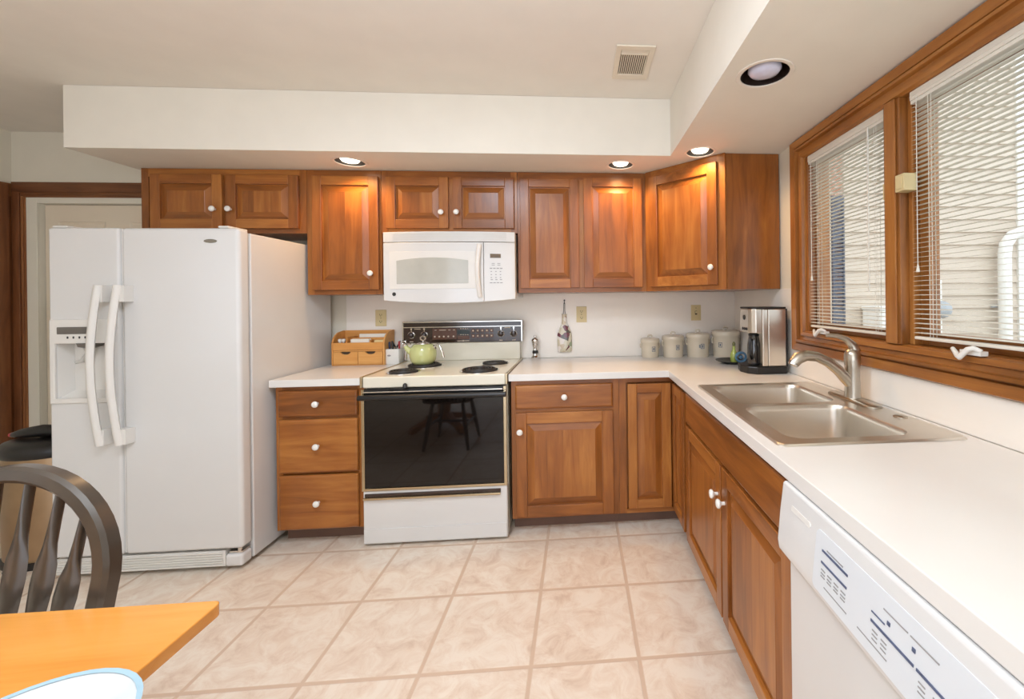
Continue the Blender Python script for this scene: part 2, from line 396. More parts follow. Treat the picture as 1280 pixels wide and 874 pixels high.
# laminate backsplash on both walls
struct('trim_1', MB().box(-2.765, -0.001, -.006, -0.0005, .9145, 1.376), SPLASH, bevel=.0015)
struct('trim_2', MB().box(-.006, -.0005, -3.4, -.0065, .9145, 1.044).box(-.006, -.0005, -.851, -.0065, 1.0445, 1.376), SPLASH)
# dropped soffit over the cabinets, L-shaped, with holes for the recessed lamps
LAMPS = [(-2.484, -.468, .082, True), (-.893, -.472, .078, True), (-.468, -.712, .079, True), (-.465, -1.516, .090, False)]
sf = MB()
L_ = [(-3.811, 0), (-3.811, -.647), (-.621, -.647), (-.621, -3.9), (0, -3.9), (0, 0)]
sf.fill([L_] + [circ(x, y, r-.003) for x, y, r, on in LAMPS], lambda x, y: (x, y, ZS))
for (a, b) in zip(L_[:4], L_[1:5]):
    v = sf.verts([(*a, ZS), (*b, ZS), (*b, ZC-.001), (*a, ZC-.001)]); sf.face(v)
bmesh.ops.remove_doubles(sf.bm, verts=sf.bm.verts, dist=1e-5)
sf.recentre = False
so = struct('ceiling_soffit', sf, SOFF)

# door and its casing at the left end of the back wall
d1 = sroot('door_1', (-4.25, 0, 0))
cas = MB()
for (x0, x1) in ((-4.851, -4.765), (-3.80, -3.714)):
    cas.box(x0, x1, -.012, -.0005, 0, 2.143); cas.box(x0+.012, x1-.03, -.020, -.0115, 0, 2.125); cas.box(x1-.026 if x0 < -4.5 else x0+.012, x1-.012 if x0 < -4.5 else x0+.026, -.017, -.0115, 0, 2.05)
obj('casing', cas, DZ, d1, bevel=.003)
hd = MB().box(-4.851, -3.714, -.0125, -.0005, 2.043, 2.144); hd.box(-4.84, -3.73, -.0205, -.012, 2.075, 2.132); hd.box(-4.79, -3.78, -.0175, -.012, 2.052, 2.066)
obj('head_casing', hd, DX, d1, bevel=.003)
jb = MB().box(-4.765, -4.70, -.010, -.0006, 0, 2.043).box(-4.7205, -4.70, -.0005, .10, 0, 2.005).box(-3.80, -3.7765, -.010, .10, 0, 2.005).box(-4.70, -3.80, -.010, -.0006, 2.005, 2.043).box(-4.7205, -3.7765, -.0005, .10, 2.0055, 2.031)
obj('jamb', jb, JAMB, d1, bevel=.002)
db = MB()
db.box(-4.697, -3.803, .030, .07, .006, 2.002)
for cx in (-4.47, -4.03):
    for (z0, z1) in ((1.62, 1.89), (.98, 1.53), (.2, .85)):
        w = .145
        db.loops([[(cx-w+e, y, z0+e), (cx+w-e, y, z0+e), (cx+w-e, y, z1-e), (cx-w+e, y, z1-e)] for e, y in ((0, .0305), (.005, .024), (.02, .0315), (.04, .0305), (.055, .026))], False, True)
obj('slab', db, DOORP, d1)
# casing of a further opening on the left wall, only its edge is in view
struct('trim_3', MB().box(XL+.0005, XL+.014, -.105, -.012, 0, 2.13).box(XL+.013, XL+.022, -.09, -.03, 0, 2.12).box(XL+.0005, XL+.0145, -1.1, -.012, 2.045, 2.132), DZ, bevel=.003)

# ---------------------------------------------------------------- window on the right wall
w1 = sroot('window_1', (0, -1.56, WZ0))
cs = MB()
def casing_bar(mb, pts_outer, wid, axis, mi):
    pass
y0, y1, z0, z1 = -.853, -2.285, 1.047, 2.146
prof = [(0, .014), (.006, .024), (.042, .019), (.046, .010), (.051, .010), (.054, .028), (.066, .028), (.069, .010), (.088, .007), (.092, .019), (.110, .016), (.117, .0)]
def frame_ring(mb, y0, y1, z0, z1, prof, xw=0.0):
    """mitred moulding: rings from the outer edge inwards"""
    rings = []
    for e, h in [(0, .0005)] + prof:
        rings.append([(xw-h, y0-e, z0+e), (xw-h, y1+e, z0+e), (xw-h, y1+e, z1-e), (xw-h, y0-e, z1-e)])
    R = [mb.verts(r) for r in rings]
    for a, b in zip(R, R[1:]):
        for i in range(4):
            mb.cur = (.2, .5, .7, .35)[i]; mb.face([a[i], a[(i+1) % 4], b[(i+1) % 4], b[i]], 1 if i in (0, 2) else 0)
frame_ring(cs, y0, y1, z0, z1, [(e*.92, h) for e, h in prof])
obj('casing', cs, [TZ, TY], w1)
lin_ = MB()   # wooden lining of the opening
lin_.box(-.003, .13, WY0, WY0+.0205, WZ0-.0205, WZ1+.0205).box(-.003, .13, WY1-.0205, WY1, WZ0-.0205, WZ1+.0205)
lin_.box(-.003, .13, WY1, WY0, WZ0-.0205, WZ0, mi=1).box(-.003, .13, WY1, WY0, WZ1, WZ1+.0205, mi=1)
lin_.box(.004, .0445, WY0-.020, WY0-.0005, WZ0+.0005, WZ1-.0005)
obj('lining', lin_, [TZ, TY], w1)
mu = MB().box(-.012, .10, -1.598, -1.522, WZ0, WZ1).box(-.020, -.0115, -1.585, -1.535, WZ0, WZ1).box(.02, .06, -1.618, -1.5975, WZ0, WZ1)
obj('mullion', mu, TZ, w1, bevel=.003)
for (a, b) in ((WY0-.001, -1.521), (-1.619, WY1+.001)):
    s = MB(); t = .038
    s.box(.045, .085, a-t, a, WZ0, WZ1).box(.045, .085, b, b+t, WZ0, WZ1).box(.045, .085, b+t, a-t, WZ0, WZ0+t+.006, mi=1).box(.045, .085, b+t, a-t, WZ1-t, WZ1, mi=1)
    so_ = obj('sash', s, [TZ, TY], w1, bevel=.003)
    obj('pane', MB().box(.062, .067, b+t, a-t, WZ0+t, WZ1-t), GLASS, so_)
for yc in (-1.115, -1.858):      # folding operator handles on the bottom rail
    la = MB()
    la.tube([(-.024, yc+.045, WZ0+.012), (-.040, yc+.012, WZ0-.006), (-.042, yc+.002, WZ0-.010)], [.006, .008, .008])
    la.tube([(-.042, yc+.006, WZ0-.010), (-.038, yc-.018, WZ0+.016), (-.030, yc-.026, WZ0+.021), (-.020, yc-.042, WZ0+.012)], [.008, .008, .008, .006])
    la.box(-.026, -.003, yc-.045, yc+.02, WZ0-.001, WZ0+.012)
    o = obj('operator_handle', la, WHITE2, w1, smooth=True); o['label'] = 'white folding crank handle'
lk = MB().box(-.030, .02, -1.640, -1.5985, 1.695, 1.755).box(-.034, -.0295, -1.632, -1.607, 1.703, 1.747).box(-.008, .02, -1.521, -1.511, 1.69, 1.75)
o = obj('sash_lock', lk, IVORY, w1, bevel=.003); o['label'] = 'ivory sash lock'

# ---------------------------------------------------------------- outside the window: siding of the next wing
sd = MB(); x0, x1 = 1.40, 3.20; ystep = .125; z = -.3
while z < 4.6:
    v = sd.verts([(x0, .800, z), (x1, .800, z), (x1, .818, z+ystep), (x0, .818, z+ystep)]); sd.face(v)
    v = sd.verts([(x0, .800, z+ystep), (x1, .800, z+ystep), (x1, .818, z+ystep), (x0, .818, z+ystep)]); sd.face(v)
    z += ystep
sd.box(x0, x1, .819, .95, -.3, 4.6)
struct('wall_exterior', sd, VINYL, keep0=True, clean=False)
struct('trim_4', MB().box(3.20, 3.30, .79, .95, -.3, 2.42).box(3.20, 6.5, .79, .95, 2.42, 4.6), EXTW, bevel=.005)
struct('wall_exterior_brick', MB().box(.16, 1.40, .83, .95, -.3, 4.6), BRICK, keep0=True)
struct('ground', MB().box(.15, 9, -6, 8, -.4, -.3), DECK, keep0=True)

# ================================================================ CABINET HELPERS
def knob(m, u, v, d, parent):
    o = Vector(m(u, v, d)); ax = Vector(m(u, v, d+1)) - o
    mb = MB().lathe([(.007, 0), (.0065, .010), (.008, .014), (.0155, .019), (.0175, .024), (.0155, .029), (.008, .0325), (.001, .033)], o, ax, 20)
    k = obj('knob', mb, PORC, parent, smooth=True, ang=60); k['label'] = 'white porcelain knob'
    return k
def raised_door(root, m, w, h, kn=None, stile=.056, t=.020, wz=WZ, wh=WX, name='door', arch=False):
    """frame-and-raised-panel door lying on map m, lower-left corner at its origin"""
    fr = MB(); g = .0015
    fr.box(0, stile, 0, h, .0005, t, m, 0); fr.box(w-stile, w, 0, h, .0005, t, m, 0)
    fr.box(stile, w-stile, 0, stile, .0005, t, m, 1); fr.box(stile, w-stile, h-stile, h, .0005, t, m, 1)
    d = obj(name, fr, [wz, wh], root, bevel=.0025)
    pn = MB(); e0 = stile-.002
    a0, a1, b0, b1 = e0, w-e0, e0, h-e0
    sl = min(.034, (w-2*stile)*.28)
    def ring(e, dd): return [m(a0+e, b0+e, dd), m(a1-e, b0+e, dd), m(a1-e, b1-e, dd), m(a0+e, b1-e, dd)]
    R = [pn.verts(ring(e, dd)) for e, dd in ((0, .006), (.008, .006), (.008+sl, .0165), (.0095+sl, .0178))]
    for ia, (A, B) in enumerate(zip(R, R[1:])):
        for i in range(4):
            pn.cur = (.15, .4, .3, .6)[i]; pn.face([A[i], A[(i+1) % 4], B[(i+1) % 4], B[i]], 1 if i in (0, 2) else 0)
    # raised field glued up from a few boards
    f0, f1, h0, h1 = a0+.0095+sl, a1-.0095-sl, b0+.0095+sl, b1-.0095-sl
    n = max(2, int(round((f1-f0)/.085)))
    cuts = [f0 + (f1-f0)*(k + (random.uniform(-.22, .22) if 0 < k < n else 0))/n for k in range(n+1)]
    for k in range(n):
        pn.reseed(); pn.face(pn.verts([m(cuts[k], h0, .0178), m(cuts[k+1], h0, .0178), m(cuts[k+1], h1, .0178), m(cuts[k], h1, .0178)]), 0)
    obj('raised_panel', pn, [wz, wh], d)
    if kn: knob(m, kn[0], kn[1], t, d)
    return d
def drawer_front(root, m, w, h, kn=True, t=.020, wh=WX, name='drawer'):
    mb = MB()
    mb.loops([[m(e, e, d), m(w-e, e, d), m(w-e, h-e, d), m(e, h-e, d)] for e, d in ((0, .0005), (0, t-.006), (.004, t-.002), (.010, t), (.012, t))])
    d = obj(name, mb, wh, root)
    if kn: knob(m, w/2, h/2, t, d)
    return d

# ================================================================ BASE CABINETS, back run
BF = -.608                        # plane of the face frames
KICK = -.535
def base_cab(name, x0, x1, label):
    c = thing(name, ((x0+x1)/2, -.3, 0), label, 'cabinet')
    obj('body', MB().box(x0, x1, BF+.018, -.010, .085, .874), WZ, c)
    return c
# drawer base left of the range
c = base_cab('drawer_cabinet', -2.814, -2.353, 'cherry drawer base cabinet with three drawers between refrigerator and range')
f = MB(); f.box(-2.814, -2.780, BF, BF+.0175, .085, .874).box(-2.387, -2.353, BF, BF+.0175, .085, .874)
for a, b in ((.085, .10), (.392, .408), (.69, .712), (.846, .874)): f.box(-2.780, -2.387, BF, BF+.0175, a, b, mi=1)
obj('face_frame', f, [WZ, WX], c)
obj('toe_kick', MB().box(-2.81, -2.353, KICK, KICK+.02, 0, .0845), DARKTOE, c)
for a, b in ((.708, .850), (.404, .692), (.093, .388)): drawer_front(c, back(-2.792, a, BF), .413, b-a)
# cabinet right of the range: one drawer over one door
c = base_cab('base_cabinet', -1.548, -.935, 'cherry base cabinet right of the range with one drawer above one door')
f = MB(); f.box(-1.548, -1.516, BF, BF+.0175, .085, .874).box(-.975, -.935, BF, BF+.0175, .085, .874)
for a, b in ((.085, .108), (.690, .712), (.842, .874)): f.box(-1.516, -.975, BF, BF+.0175, a, b, mi=1)
obj('face_frame', f, [WZ, WX], c)
obj('toe_kick', MB().box(-1.548, -.935, KICK, KICK+.02, 0, .0845), DARKTOE, c)
drawer_front(c, back(-1.523, .712, BF), .553, .134)
raised_door(c, back(-1.523, .100, BF), .553, .590, kn=(.026, .488), stile=.062)
# corner cabinet with a folding pair of doors
c = thing('corner_cabinet', (-.45, -.45, 0), 'cherry corner base cabinet with two narrow doors meeting in the inside corner', 'cabinet')
PENT = [(-.010, -.010), (-.934, -.010), (-.934, BF+.018), (BF+.018, BF+.018), (BF+.018, -.925), (-.010, -.925)]
obj('body', MB().prism(PENT, .085, .874), WZ, c)
f = MB(); f.box(-.934, -.893, BF, BF+.0175, .085, .874).box(-.893, BF, BF, BF+.0175, .085, .108, mi=1).box(-.893, BF, BF, BF+.0175, .846, .874, mi=1)
f.box(BF, BF+.0175, -.925, -.900, .085, .874).box(BF, BF+.0175, -.900, BF, .085, .108, mi=2).box(BF, BF+.0175, -.900, BF, .846, .874, mi=2)
obj('face_frame', f, [WZ, WX, WY], c)
tk = MB().box(-.934, KICK, KICK, KICK+.02, 0, .0845).box(KICK, KICK+.02, -.925, KICK, 0, .0845)
obj('toe_kick', tk, DARKTOE, c)
raised_door(c, back(-.884, .118, BF), .252, .720, stile=.052)
raised_door(c, side(-.632, .118, BF), .258, .720, stile=.052, wh=WY)

# ================================================================ right run: sink base and dishwasher
c = thing('sink_cabinet', (-.3, -1.455, 0), 'cherry sink base cabinet with false drawer front and two doors under the sink', 'cabinet')
obj('body', MB().box(BF+.018, -.010, -1.985, -.926, .085, .70), WZ, c)
f = MB()
for a, b in ((-.945, -.926), (-1.466, -1.444), (-1.985, -1.968)): f.box(BF, BF+.0175, a, b, .085, .874)
for a, b in ((.085, .112), (.682, .704), (.846, .874)):
    for p, q in ((-1.444, -.945), (-1.968, -1.466)): f.box(BF, BF+.0175, p, q, a, b, mi=1)
obj('face_frame', f, [WZ, WY], c)
obj('toe_kick', MB().box(KICK, KICK+.02, -1.985, -.926, 0, .0845), DARKTOE, c)
drawer_front(c, side(-.935, .700, BF), 1.044, .150, kn=False, wh=WY, name='false_front')
raised_door(c, side(-.936, .106, BF), .512, .582, kn=(.480, .460), wh=WY)
raised_door(c, side(-1.462, .106, BF), .518, .582, kn=(.032, .460), wh=WY)

c = thing('dishwasher', (-.33, -2.3, 0), 'white built-in dishwasher with push-button panel under the right-hand worktop', 'dishwasher')
obj('tub', MB().box(-.605, -.02, -2.597, -1.990, .09, .868), DARKG, c)
dm = side(-1.990, 0, 0)
dd = obj('door', MB().box(.004, .603, .11, .705, .606, .640, dm), WHITE, c, bevel=.006, segs=3)
cp = MB()
# control fascia, slightly bowed at its foot
P = [(.606, .700), (.652, .694), (.668, .706), (.671, .730), (.664, .800), (.655, .868), (.650, .872), (.606, .872)]
rings = [[(-x, -1.990-u, z) for x, z in P] for u in (.004, .010, .30, .597, .603)]
cp.loops(rings)
cpo = obj('control_fascia', cp, WHITE, c, bevel=.004, smooth=True)
def fx(z):    # outer surface of the fascia
    return .671-(z-.730)*(.671-.664)/.07 if z < .8 else .664-(z-.8)*.009/.068
def fm(u, v, d): return (-(fx(v)+d), -1.990-u, v)
pk = MB().prism(rrect(.055, .135, .824, .836, .004), -.004, .0012, fm)
obj('latch_pocket', pk, WHITE2, cpo)
tp = MB().prism(rrect(.160, .545, .722, .842, .012), -.002, .0015, fm)
tpo = obj('touch_panel', tp, PANELW, cpo)
ink = MB()
for (u0, u1, v, h) in ((.185, .265, .806, .004), (.185, .265, .783, .004), (.33, .42, .776, .004), (.425, .50, .776, .004), (.33, .36, .792, .002)):
    ink.box(u0, u1, v, v+h, .001, .0022, fm)
for u in (.365, .415): ink.box(u, u+.006, .797, .803, .001, .0022, fm)
obj('printed_bars', ink, INKBLUE, tpo)
ink = MB()
for u0 in (.187, .208, .229, .250):
    for v in (.770, .763, .757): ink.box(u0, u0+.013, v, v+.0022, .001, .002, fm)
for u0 in (.335, .355, .43, .455, .48):
    for v in (.764, .757, .750): ink.box(u0, u0+.012, v, v+.002, .001, .002, fm)
for u0 in (.20, .30): ink.box(u0, u0+.07, .741, .743, .001, .002, fm)
for u0 in (.20, .355, .41): ink.box(u0, u0+.05, .814, .816, .001, .002, fm)
obj('printed_lettering', ink, INK, tpo)
obj('toe_panel', MB().box(-.560, -.54, -2.597, -1.990, 0, .088), BLACK, c)
# cabinet body carrying the worktop beyond the dishwasher (outside the frame)
c = thing('end_cabinet', (-.3, -3.0, 0), 'cherry base cabinet beyond the dishwasher at the near end of the worktop', 'cabinet')
obj('body', MB().box(BF, -.010, -3.38, -2.60, .085, .874), WZ, c)
obj('toe_kick', MB().box(KICK, KICK+.02, -3.38, -2.60, 0, .0845), DARKTOE, c)
raised_door(c, side(-2.62, .106, BF), .36, .74, kn=(.33, .60), wh=WY)
raised_door(c, side(-3.0, .106, BF), .36, .74, kn=(.03, .60), wh=WY)

# ================================================================ WORKTOPS
tag(obj('worktop', MB().box(-2.822, -2.349, -.648, -.008, .8755, .914), COUNTER, bevel=.002), 'short white worktop on the drawer cabinet between refrigerator and range', 'worktop')
SX0, SX1, SY0, SY1 = -.585, -.065, -1.865, -1.105
us = [-1.556, -.648, SX0, SX1, -.008]; vs = [-3.40, SY0, SY1, -.648, -.008]
wt = MB().grid(us, vs, lambda i, j: (j == 3 or i >= 1) and not (i == 2 and j == 1), .8755, .914)
tag(obj('worktop', wt, COUNTER, bevel=.002), 'long L-shaped white worktop turning the corner and holding the steel sink', 'worktop')

# ---------------------------------------------------------------- sink
sk = thing('kitchen_sink', (-.325, -1.485, .914), 'double-bowl stainless steel sink set into the worktop under the window', 'sink')
B1 = (-.558, -.150, -1.452, -1.122); B2 = (-.558, -.172, -1.846, -1.488)
rim = MB(); zr = .9205
outer = rrect(-.605, -.045, -1.884, -1.082, .022)
rim.fill([outer, rrect(B1[0], B1[1], B1[2], B1[3], .055), rrect(B2[0], B2[1], B2[2], B2[3], .055)], lambda x, y: (x, y, zr))
a = rim.verts([(x, y, zr) for x, y in outer]); b = rim.verts([(x+(-.004 if x < -.3 else .004), y+(-.004 if y < -1.4 else .004), .9145) for x, y in outer])
for i in range(len(a)): rim.face([a[i], a[(i+1) % len(a)], b[(i+1) % len(b)], b[i]])
bmesh.ops.remove_doubles(rim.bm, verts=rim.bm.verts, dist=1e-5)
obj('rim', rim, STEEL, sk, smooth=True, ang=50)
for q in (B1, B2):
    bw = MB(); D = .165; rings = []
    for e, z, r in ((0, zr, .055), (.003, zr-.004, .053), (.006, zr-.02, .052), (.012, zr-D+.04, .05), (.020, zr-D+.016, .05), (.036, zr-D+.004, .045), (.06, zr-D, .04)):
        rings.append([(x, y, z) for x, y in rrect(q[0]+e, q[1]-e, q[2]+e, q[3]-e, r)])
    bw.loops(rings, False, True)
    bo = obj('bowl', bw, STEEL, sk, smooth=True, ang=50)
    cx, cy = (q[0]+q[1])/2, (q[2]+q[3])/2
    obj('drain', MB().lathe([(.045, .0), (.045, .003), (.038, .004), (.036, .001), (.010, .001), (.008, .006), (.001, .007)], (cx, cy, zr-D), n=24), CHROME, bo, smooth=True)
obj('hole_cover', MB().lathe([(.021, 0), (.021, .003), (.016, .006), (.001, .007)], (-.082, -1.675, zr), n=20), NICKEL, sk, smooth=True)

# ---------------------------------------------------------------- faucet
fa = thing('kitchen_faucet', (-.080, -1.43, zr), 'brushed nickel single-lever faucet with long spout behind the sink', 'faucet')
pts = rrect(-.115, -.050, -1.575, -1.300, .032, 8)
ep = MB().loops([[(x, y, zr+.0003) for x, y in pts], [(x, y, zr+.005) for x, y in pts], [(-.0825+(x+.0825)*.85, -1.4375+(y+1.4375)*.96, zr+.009) for x, y in pts]])
obj('deck_plate', ep, NICKEL, fa, smooth=True)
fb = MB().lathe([(.030, .009), (.029, .02), (.0265, .08), (.027, .12), (.030, .155), (.029, .180), (.022, .196), (.010, .203), (.001, .204)], (-.080, -1.43, zr), n=28)
obj('body', fb, NICKEL, fa, smooth=True, ang=60)
sp = MB().tube([(-.083, -1.43, zr+.055), (-.105, -1.43, zr+.080), (-.140, -1.43, zr+.118), (-.180, -1.43, zr+.150), (-.225, -1.43, zr+.172), (-.270, -1.43, zr+.178), (-.305, -1.43, zr+.168), (-.322, -1.43, zr+.148)], [.020, .022, .021, .020, .019, .021, .024, .021], 16)
spo = obj('spout', sp, NICKEL, fa, smooth=True, ang=60)
obj('spray_tip', MB().lathe([(.019, 0), (.019, .008), (.014, .010)], (-.321, -1.43, zr+.149), (-.6, 0, -1), 18), CHROME, spo, smooth=True)
lv = MB().tube([(-.070, -1.43, zr+.190), (-.078, -1.43, zr+.215), (-.105, -1.43, zr+.238), (-.140, -1.43, zr+.252), (-.185, -1.43, zr+.256)], [.022, .017, .012, .009, .007], 14)
obj('lever', lv, NICKEL, fa, smooth=True, ang=60)

# ================================================================ WALL CABINETS
UF = -.318; UT = ZS-.002
def wall_cab(x0, x1, zb, label, doors, rails=.03):
    c = thing('wall_cabinet', ((x0+x1)/2, -.16, zb), label, 'cabinet')
    obj('body', MB().box(x0+.0005, x1-.0005, UF+.018, -.008, zb, UT), WZ, c)
    f = MB(); f.box(x0+.0005, x0+.040, UF, UF+.0175, zb, UT).box(x1-.040, x1-.0005, UF, UF+.0175, zb, UT)
    f.box(x0+.040, x1-.040, UF, UF+.0175, zb, zb+rails, mi=1).box(x0+.040, x1-.040, UF, UF+.0175, UT-.05, UT, mi=1)
    if len(doors) == 2: xm = (doors[0][1]+doors[1][0])/2; f.box(xm-.02, xm+.02, UF, UF+.0175, zb+rails, UT-.05)
    obj('face_frame', f, [WZ, WX], c)
    for (a, b, z0, z1, ku, kv) in doors: raised_door(c, back(a, z0, UF), b-a, z1-z0, kn=(ku-a, kv-z0))
    return c
wall_cab(-3.763, -2.822, 1.757, 'low cherry wall cabinet with two doors above the refrigerator', [(-3.70, -3.298, 1.785, 2.110, -3.335, 1.898), (-3.275, -2.862, 1.785, 2.110, -3.246, 1.898)])
wall_cab(-2.821, -2.378, 1.377, 'tall single-door cherry wall cabinet between refrigerator and microwave', [(-2.783, -2.392, 1.406, 2.108, -2.432, 1.506)])
wall_cab(-2.377, -1.543, 1.757, 'short cherry wall cabinet with two small doors above the microwave', [(-2.345, -1.968, 1.785, 2.108, -2.006, 1.883), (-1.940, -1.562, 1.785, 2.108, -1.913, 1.884)])
c = wall_cab(-1.542, -.706, 1.377, 'tall double-door cherry wall cabinet right of the microwave without knobs', [])
xm = -1.137; 
obj('center_stile', MB().box(xm-.02, xm+.02, UF, UF+.0175, 1.4075, UT-.0505), WZ, c)
raised_door(c, back(-1.524, 1.405, UF), .371, .700); raised_door(c, back(-1.121, 1.405, UF), .378, .706)
# diagonal corner cabinet
c = thing('wall_cabinet', (-.3, -.3, 1.377), 'diagonal cherry corner wall cabinet with one door and plain side panel near the window', 'cabinet')
PT = [(-.008, -.008), (-.7055, -.008), (-.7055, -.315), (-.315, -.7055), (-.008, -.7055)]
obj('body', MB().prism(PT, 1.377, UT), WZ, c)
dl = math.hypot(.3905, .3905); m = diagm(-.7055, -.315, 1.377)
f = MB(); H = UT-1.377
f.box(.001, .045, 0, H, .0003, .018, m).box(dl-.05, dl-.001, 0, H, .0003, .018, m).box(.045, dl-.05, 0, .03, .0003, .018, m, 1).box(.045, dl-.05, H-.05, H, .0003, .018, m, 1)
obj('face_frame', f, [WZ, WX], c)
m2 = diagm(-.7055-.018*math.sqrt(.5), -.315-.018*math.sqrt(.5), 1.377)
raised_door(c, lambda u, v, d: m2(u+.040, v+.028, d), dl-.085, H-.070, kn=(dl-.085-.030, .100), stile=.06)

# ================================================================ RECESSED LAMPS
LLAB = ['lit recessed downlight in the soffit above the tall cabinet left of the microwave',
        'lit recessed downlight in the soffit above the double-door wall cabinet',
        'lit recessed downlight in the soffit in front of the diagonal corner cabinet',
        'unlit recessed downlight with bluish bulb in the soffit beside the window']
for (x, y, r, on), lab in zip(LAMPS, LLAB):
    t = thing('recessed_light', (x, y, ZS), lab, 'ceiling light', 'recessed soffit lights')
    obj('trim_ring', MB().lathe([(r-.0035, .004), (r-.004, -.002), (r+.003, -.004), (r+.011, -.003), (r+.013, -.0005)], (x, y, ZS), n=32, cap0=False, cap1=False), TRIMW, t, smooth=True)
    obj('baffle', MB().lathe([(r-.004, .002), (r-.006, .05), (r-.010, .12), (.02, .121)], (x, y, ZS), n=32, cap0=False, cap1=True), BAFFLE, t, smooth=True)
    br = r*(.62 if on else .66)
    obj('bulb', MB().lathe([(.001, -.004), (br*.5, -.002), (br*.85, .004), (br, .014), (br*.95, .04), (br*.5, .09), (.018, .118)], (x, y, ZS), n=24), BULBON if on else BULBOFF, t, smooth=True, ang=80)
    if on:
        L = bpy.data.lights.new('lamp_light', 'SPOT'); L.energy = 15; L.color = (1.0, 0.60, 0.26); L.spot_size = math.radians(150); L.spot_blend = 0.6; L.shadow_soft_size = 0.035
        lo = bpy.data.objects.new('lamp_light', L); COL.objects.link(lo); lo.parent = t; lo.location = (0, 0, -.012)

# ceiling air vent
v = thing('air_vent', (-.884, -1.003, ZC), 'ivory ceiling air vent grille with dark slots', 'vent')
vx0, vx1, vy0, vy1 = -.974, -.794, -1.144, -.862; zc = ZC
obj('frame', MB().grid([vx0, vx0+.026, vx1-.026, vx1], [vy0, vy0+.028, vy1-.045, vy1], lambda i, j: not (i == 1 and j == 1), zc-.0085, zc-.0005), VENTM, v, bevel=.003)
obj('painted_dark_back', MB().box(vx0+.0265, vx1-.0265, vy0+.0285, vy1-.0455, zc-.0018, zc-.0005), SLOT, v)  # flat dark plate, colour standing in for the shade behind the louvers
lo = MB()
for k in range(13):
    x = vx0+.030+k*.0098; lo.box(x, x+.0042, vy0+.068, vy1-.046, zc-.007, zc-.002)
lo.box(vx0+.027, vx1-.027, vy0+.060, vy0+.068, zc-.0085, zc-.002)
for k in range(4): lo.box(vx0+.027, vx1-.027, vy0+.029+k*.008, vy0+.0345+k*.008, zc-.0065, zc-.002)
obj('louvers', lo, VENTM, v)

# ================================================================ REFRIGERATOR
fr = thing('refrigerator', (-3.27, -.43, 0), 'white side-by-side refrigerator with ice and water dispenser', 'refrigerator')
FX0, FX1, FY = -3.702, -2.838, -.811
obj('cabinet', MB().box(FX0+.004, FX1-.002, -.735, -.050, .025, 1.690), WHITE, fr, bevel=.006, segs=3, smooth=True)
xs = -3.382
obj('door_gasket', MB().box(xs-.012, xs+.012, FY+.014, -.7355, .115, 1.700), WHITE2, fr)
# fridge door
ml = back(0, 0, 0)
fd = MB().box(xs+.004, FX1, FY, -.742, .110, 1.706)
fdo = obj('refrigerator_door', fd, WHITE, fr, bevel=.018, segs=4, smooth=True)
# freezer door with the dispenser opening
DU0, DU1, DV0, DV1 = -3.665, -3.452, .880, 1.150
fz = MB().grid([FX0, DU0, DU1, xs-.004], [.110, DV0, DV1, 1.706], lambda i, j: not (i == 1 and j == 1), .742, -FY, m=lambda u, v, d: (u, -d, v))
fzo = obj('freezer_door', fz, WHITE, fr, bevel=.012, segs=4, smooth=True)
ds = MB()   # recess lining
ds.loops([[(DU0-.002, FY+.002, DV0-.002), (DU1+.002, FY+.002, DV0-.002), (DU1+.002, FY+.002, DV1+.002), (DU0-.002, FY+.002, DV1+.002)], [(DU0+.012, -.752, DV0+.03), (DU1-.012, -.752, DV0+.03), (DU1-.012, -.752, DV1-.01), (DU0+.012, -.752, DV1-.01)]], False, True)
dso = obj('dispenser_recess', ds, WHITE2, fzo)
fc = MB().grid([DU0-.026, DU0-.004, DU1+.004, DU1+.018], [.858, DV0+.002, DV1-.004, 1.262], lambda i, j: not (i == 1 and j == 1), -FY-.004, -FY+.008, m=lambda u, v, d: (u, -d, v))
fco = obj('dispenser_fascia', fc, WHITE2, fzo, bevel=.003)
fmz = lambda u, v, d: (u, FY-.008-d, v)
obj('display', MB().prism(rrect(-3.655, -3.500, 1.192, 1.226, .003), 0, .002, fmz), GREYD, fco)
bt = MB()
for k in range(4): bt.prism(rrect(-3.612+k*.026, -3.606+k*.026, 1.170, 1.181, .002), 0, .002, fmz)
obj('buttons', bt, DARKG, fco)
pd = MB().tube([(-3.56, -.79, 1.135), (-3.55, -.785, 1.10), (-3.575, -.790, 1.06), (-3.60, -.795, 1.052)], [.016, .013, .011, .008], 10)
obj('paddle', pd, mat('dispenser_grey', rgb(196, 194, 188), .3), dso, smooth=True)
obj('spout_housing', MB().lathe([(.045, 0), (.04, -.018), (.02, -.026)], (-3.545, -.785, DV1-.003), n=20), GREYD, dso, smooth=True)
for xh, par, dr in ((xs-.055, fzo, 'left'), (xs+.030, fdo, 'right')):
    hb = MB(); n = 18; pts = []
    for k in range(n+1):
        s = k/n; z = .660+.765*s; bowx = -.022*math.sin(PI*s); out = FY-.042-.016*math.sin(PI*s)
        pts.append((xh+bowx, out, z))
    pr = [(.017*math.cos(t*PI/4), .012*math.sin(t*PI/4)) for t in range(8)]
    hb.sweep(pts, pr, (0, 1, 0))
    for z0, z1 in ((.662, .735), (1.345, 1.422)):
        hb.box(xh-.012, xh+.030 if dr == 'right' else xh+.020, FY-.044, FY+.001, z0, z1)
    obj('door_handle', hb, WHITE2, par, smooth=True, bevel=0, ang=45)
obj('badge', MB().prism(circ(-2.968, 1.640, .030, 24, .0095), 0, .003, lambda u, v, d: (u, FY-d, v)), BADGE, fdo)
gr = MB().box(FX0+.006, FX1-.09, FY+.012, -.74, .022, .100)
for k in range(6): gr.box(FX0+.012, FX1-.10, FY+.006, FY+.0122, .028+k*.012, .034+k*.012)
obj('base_grille', gr, WHITE2, fr, bevel=.0015)
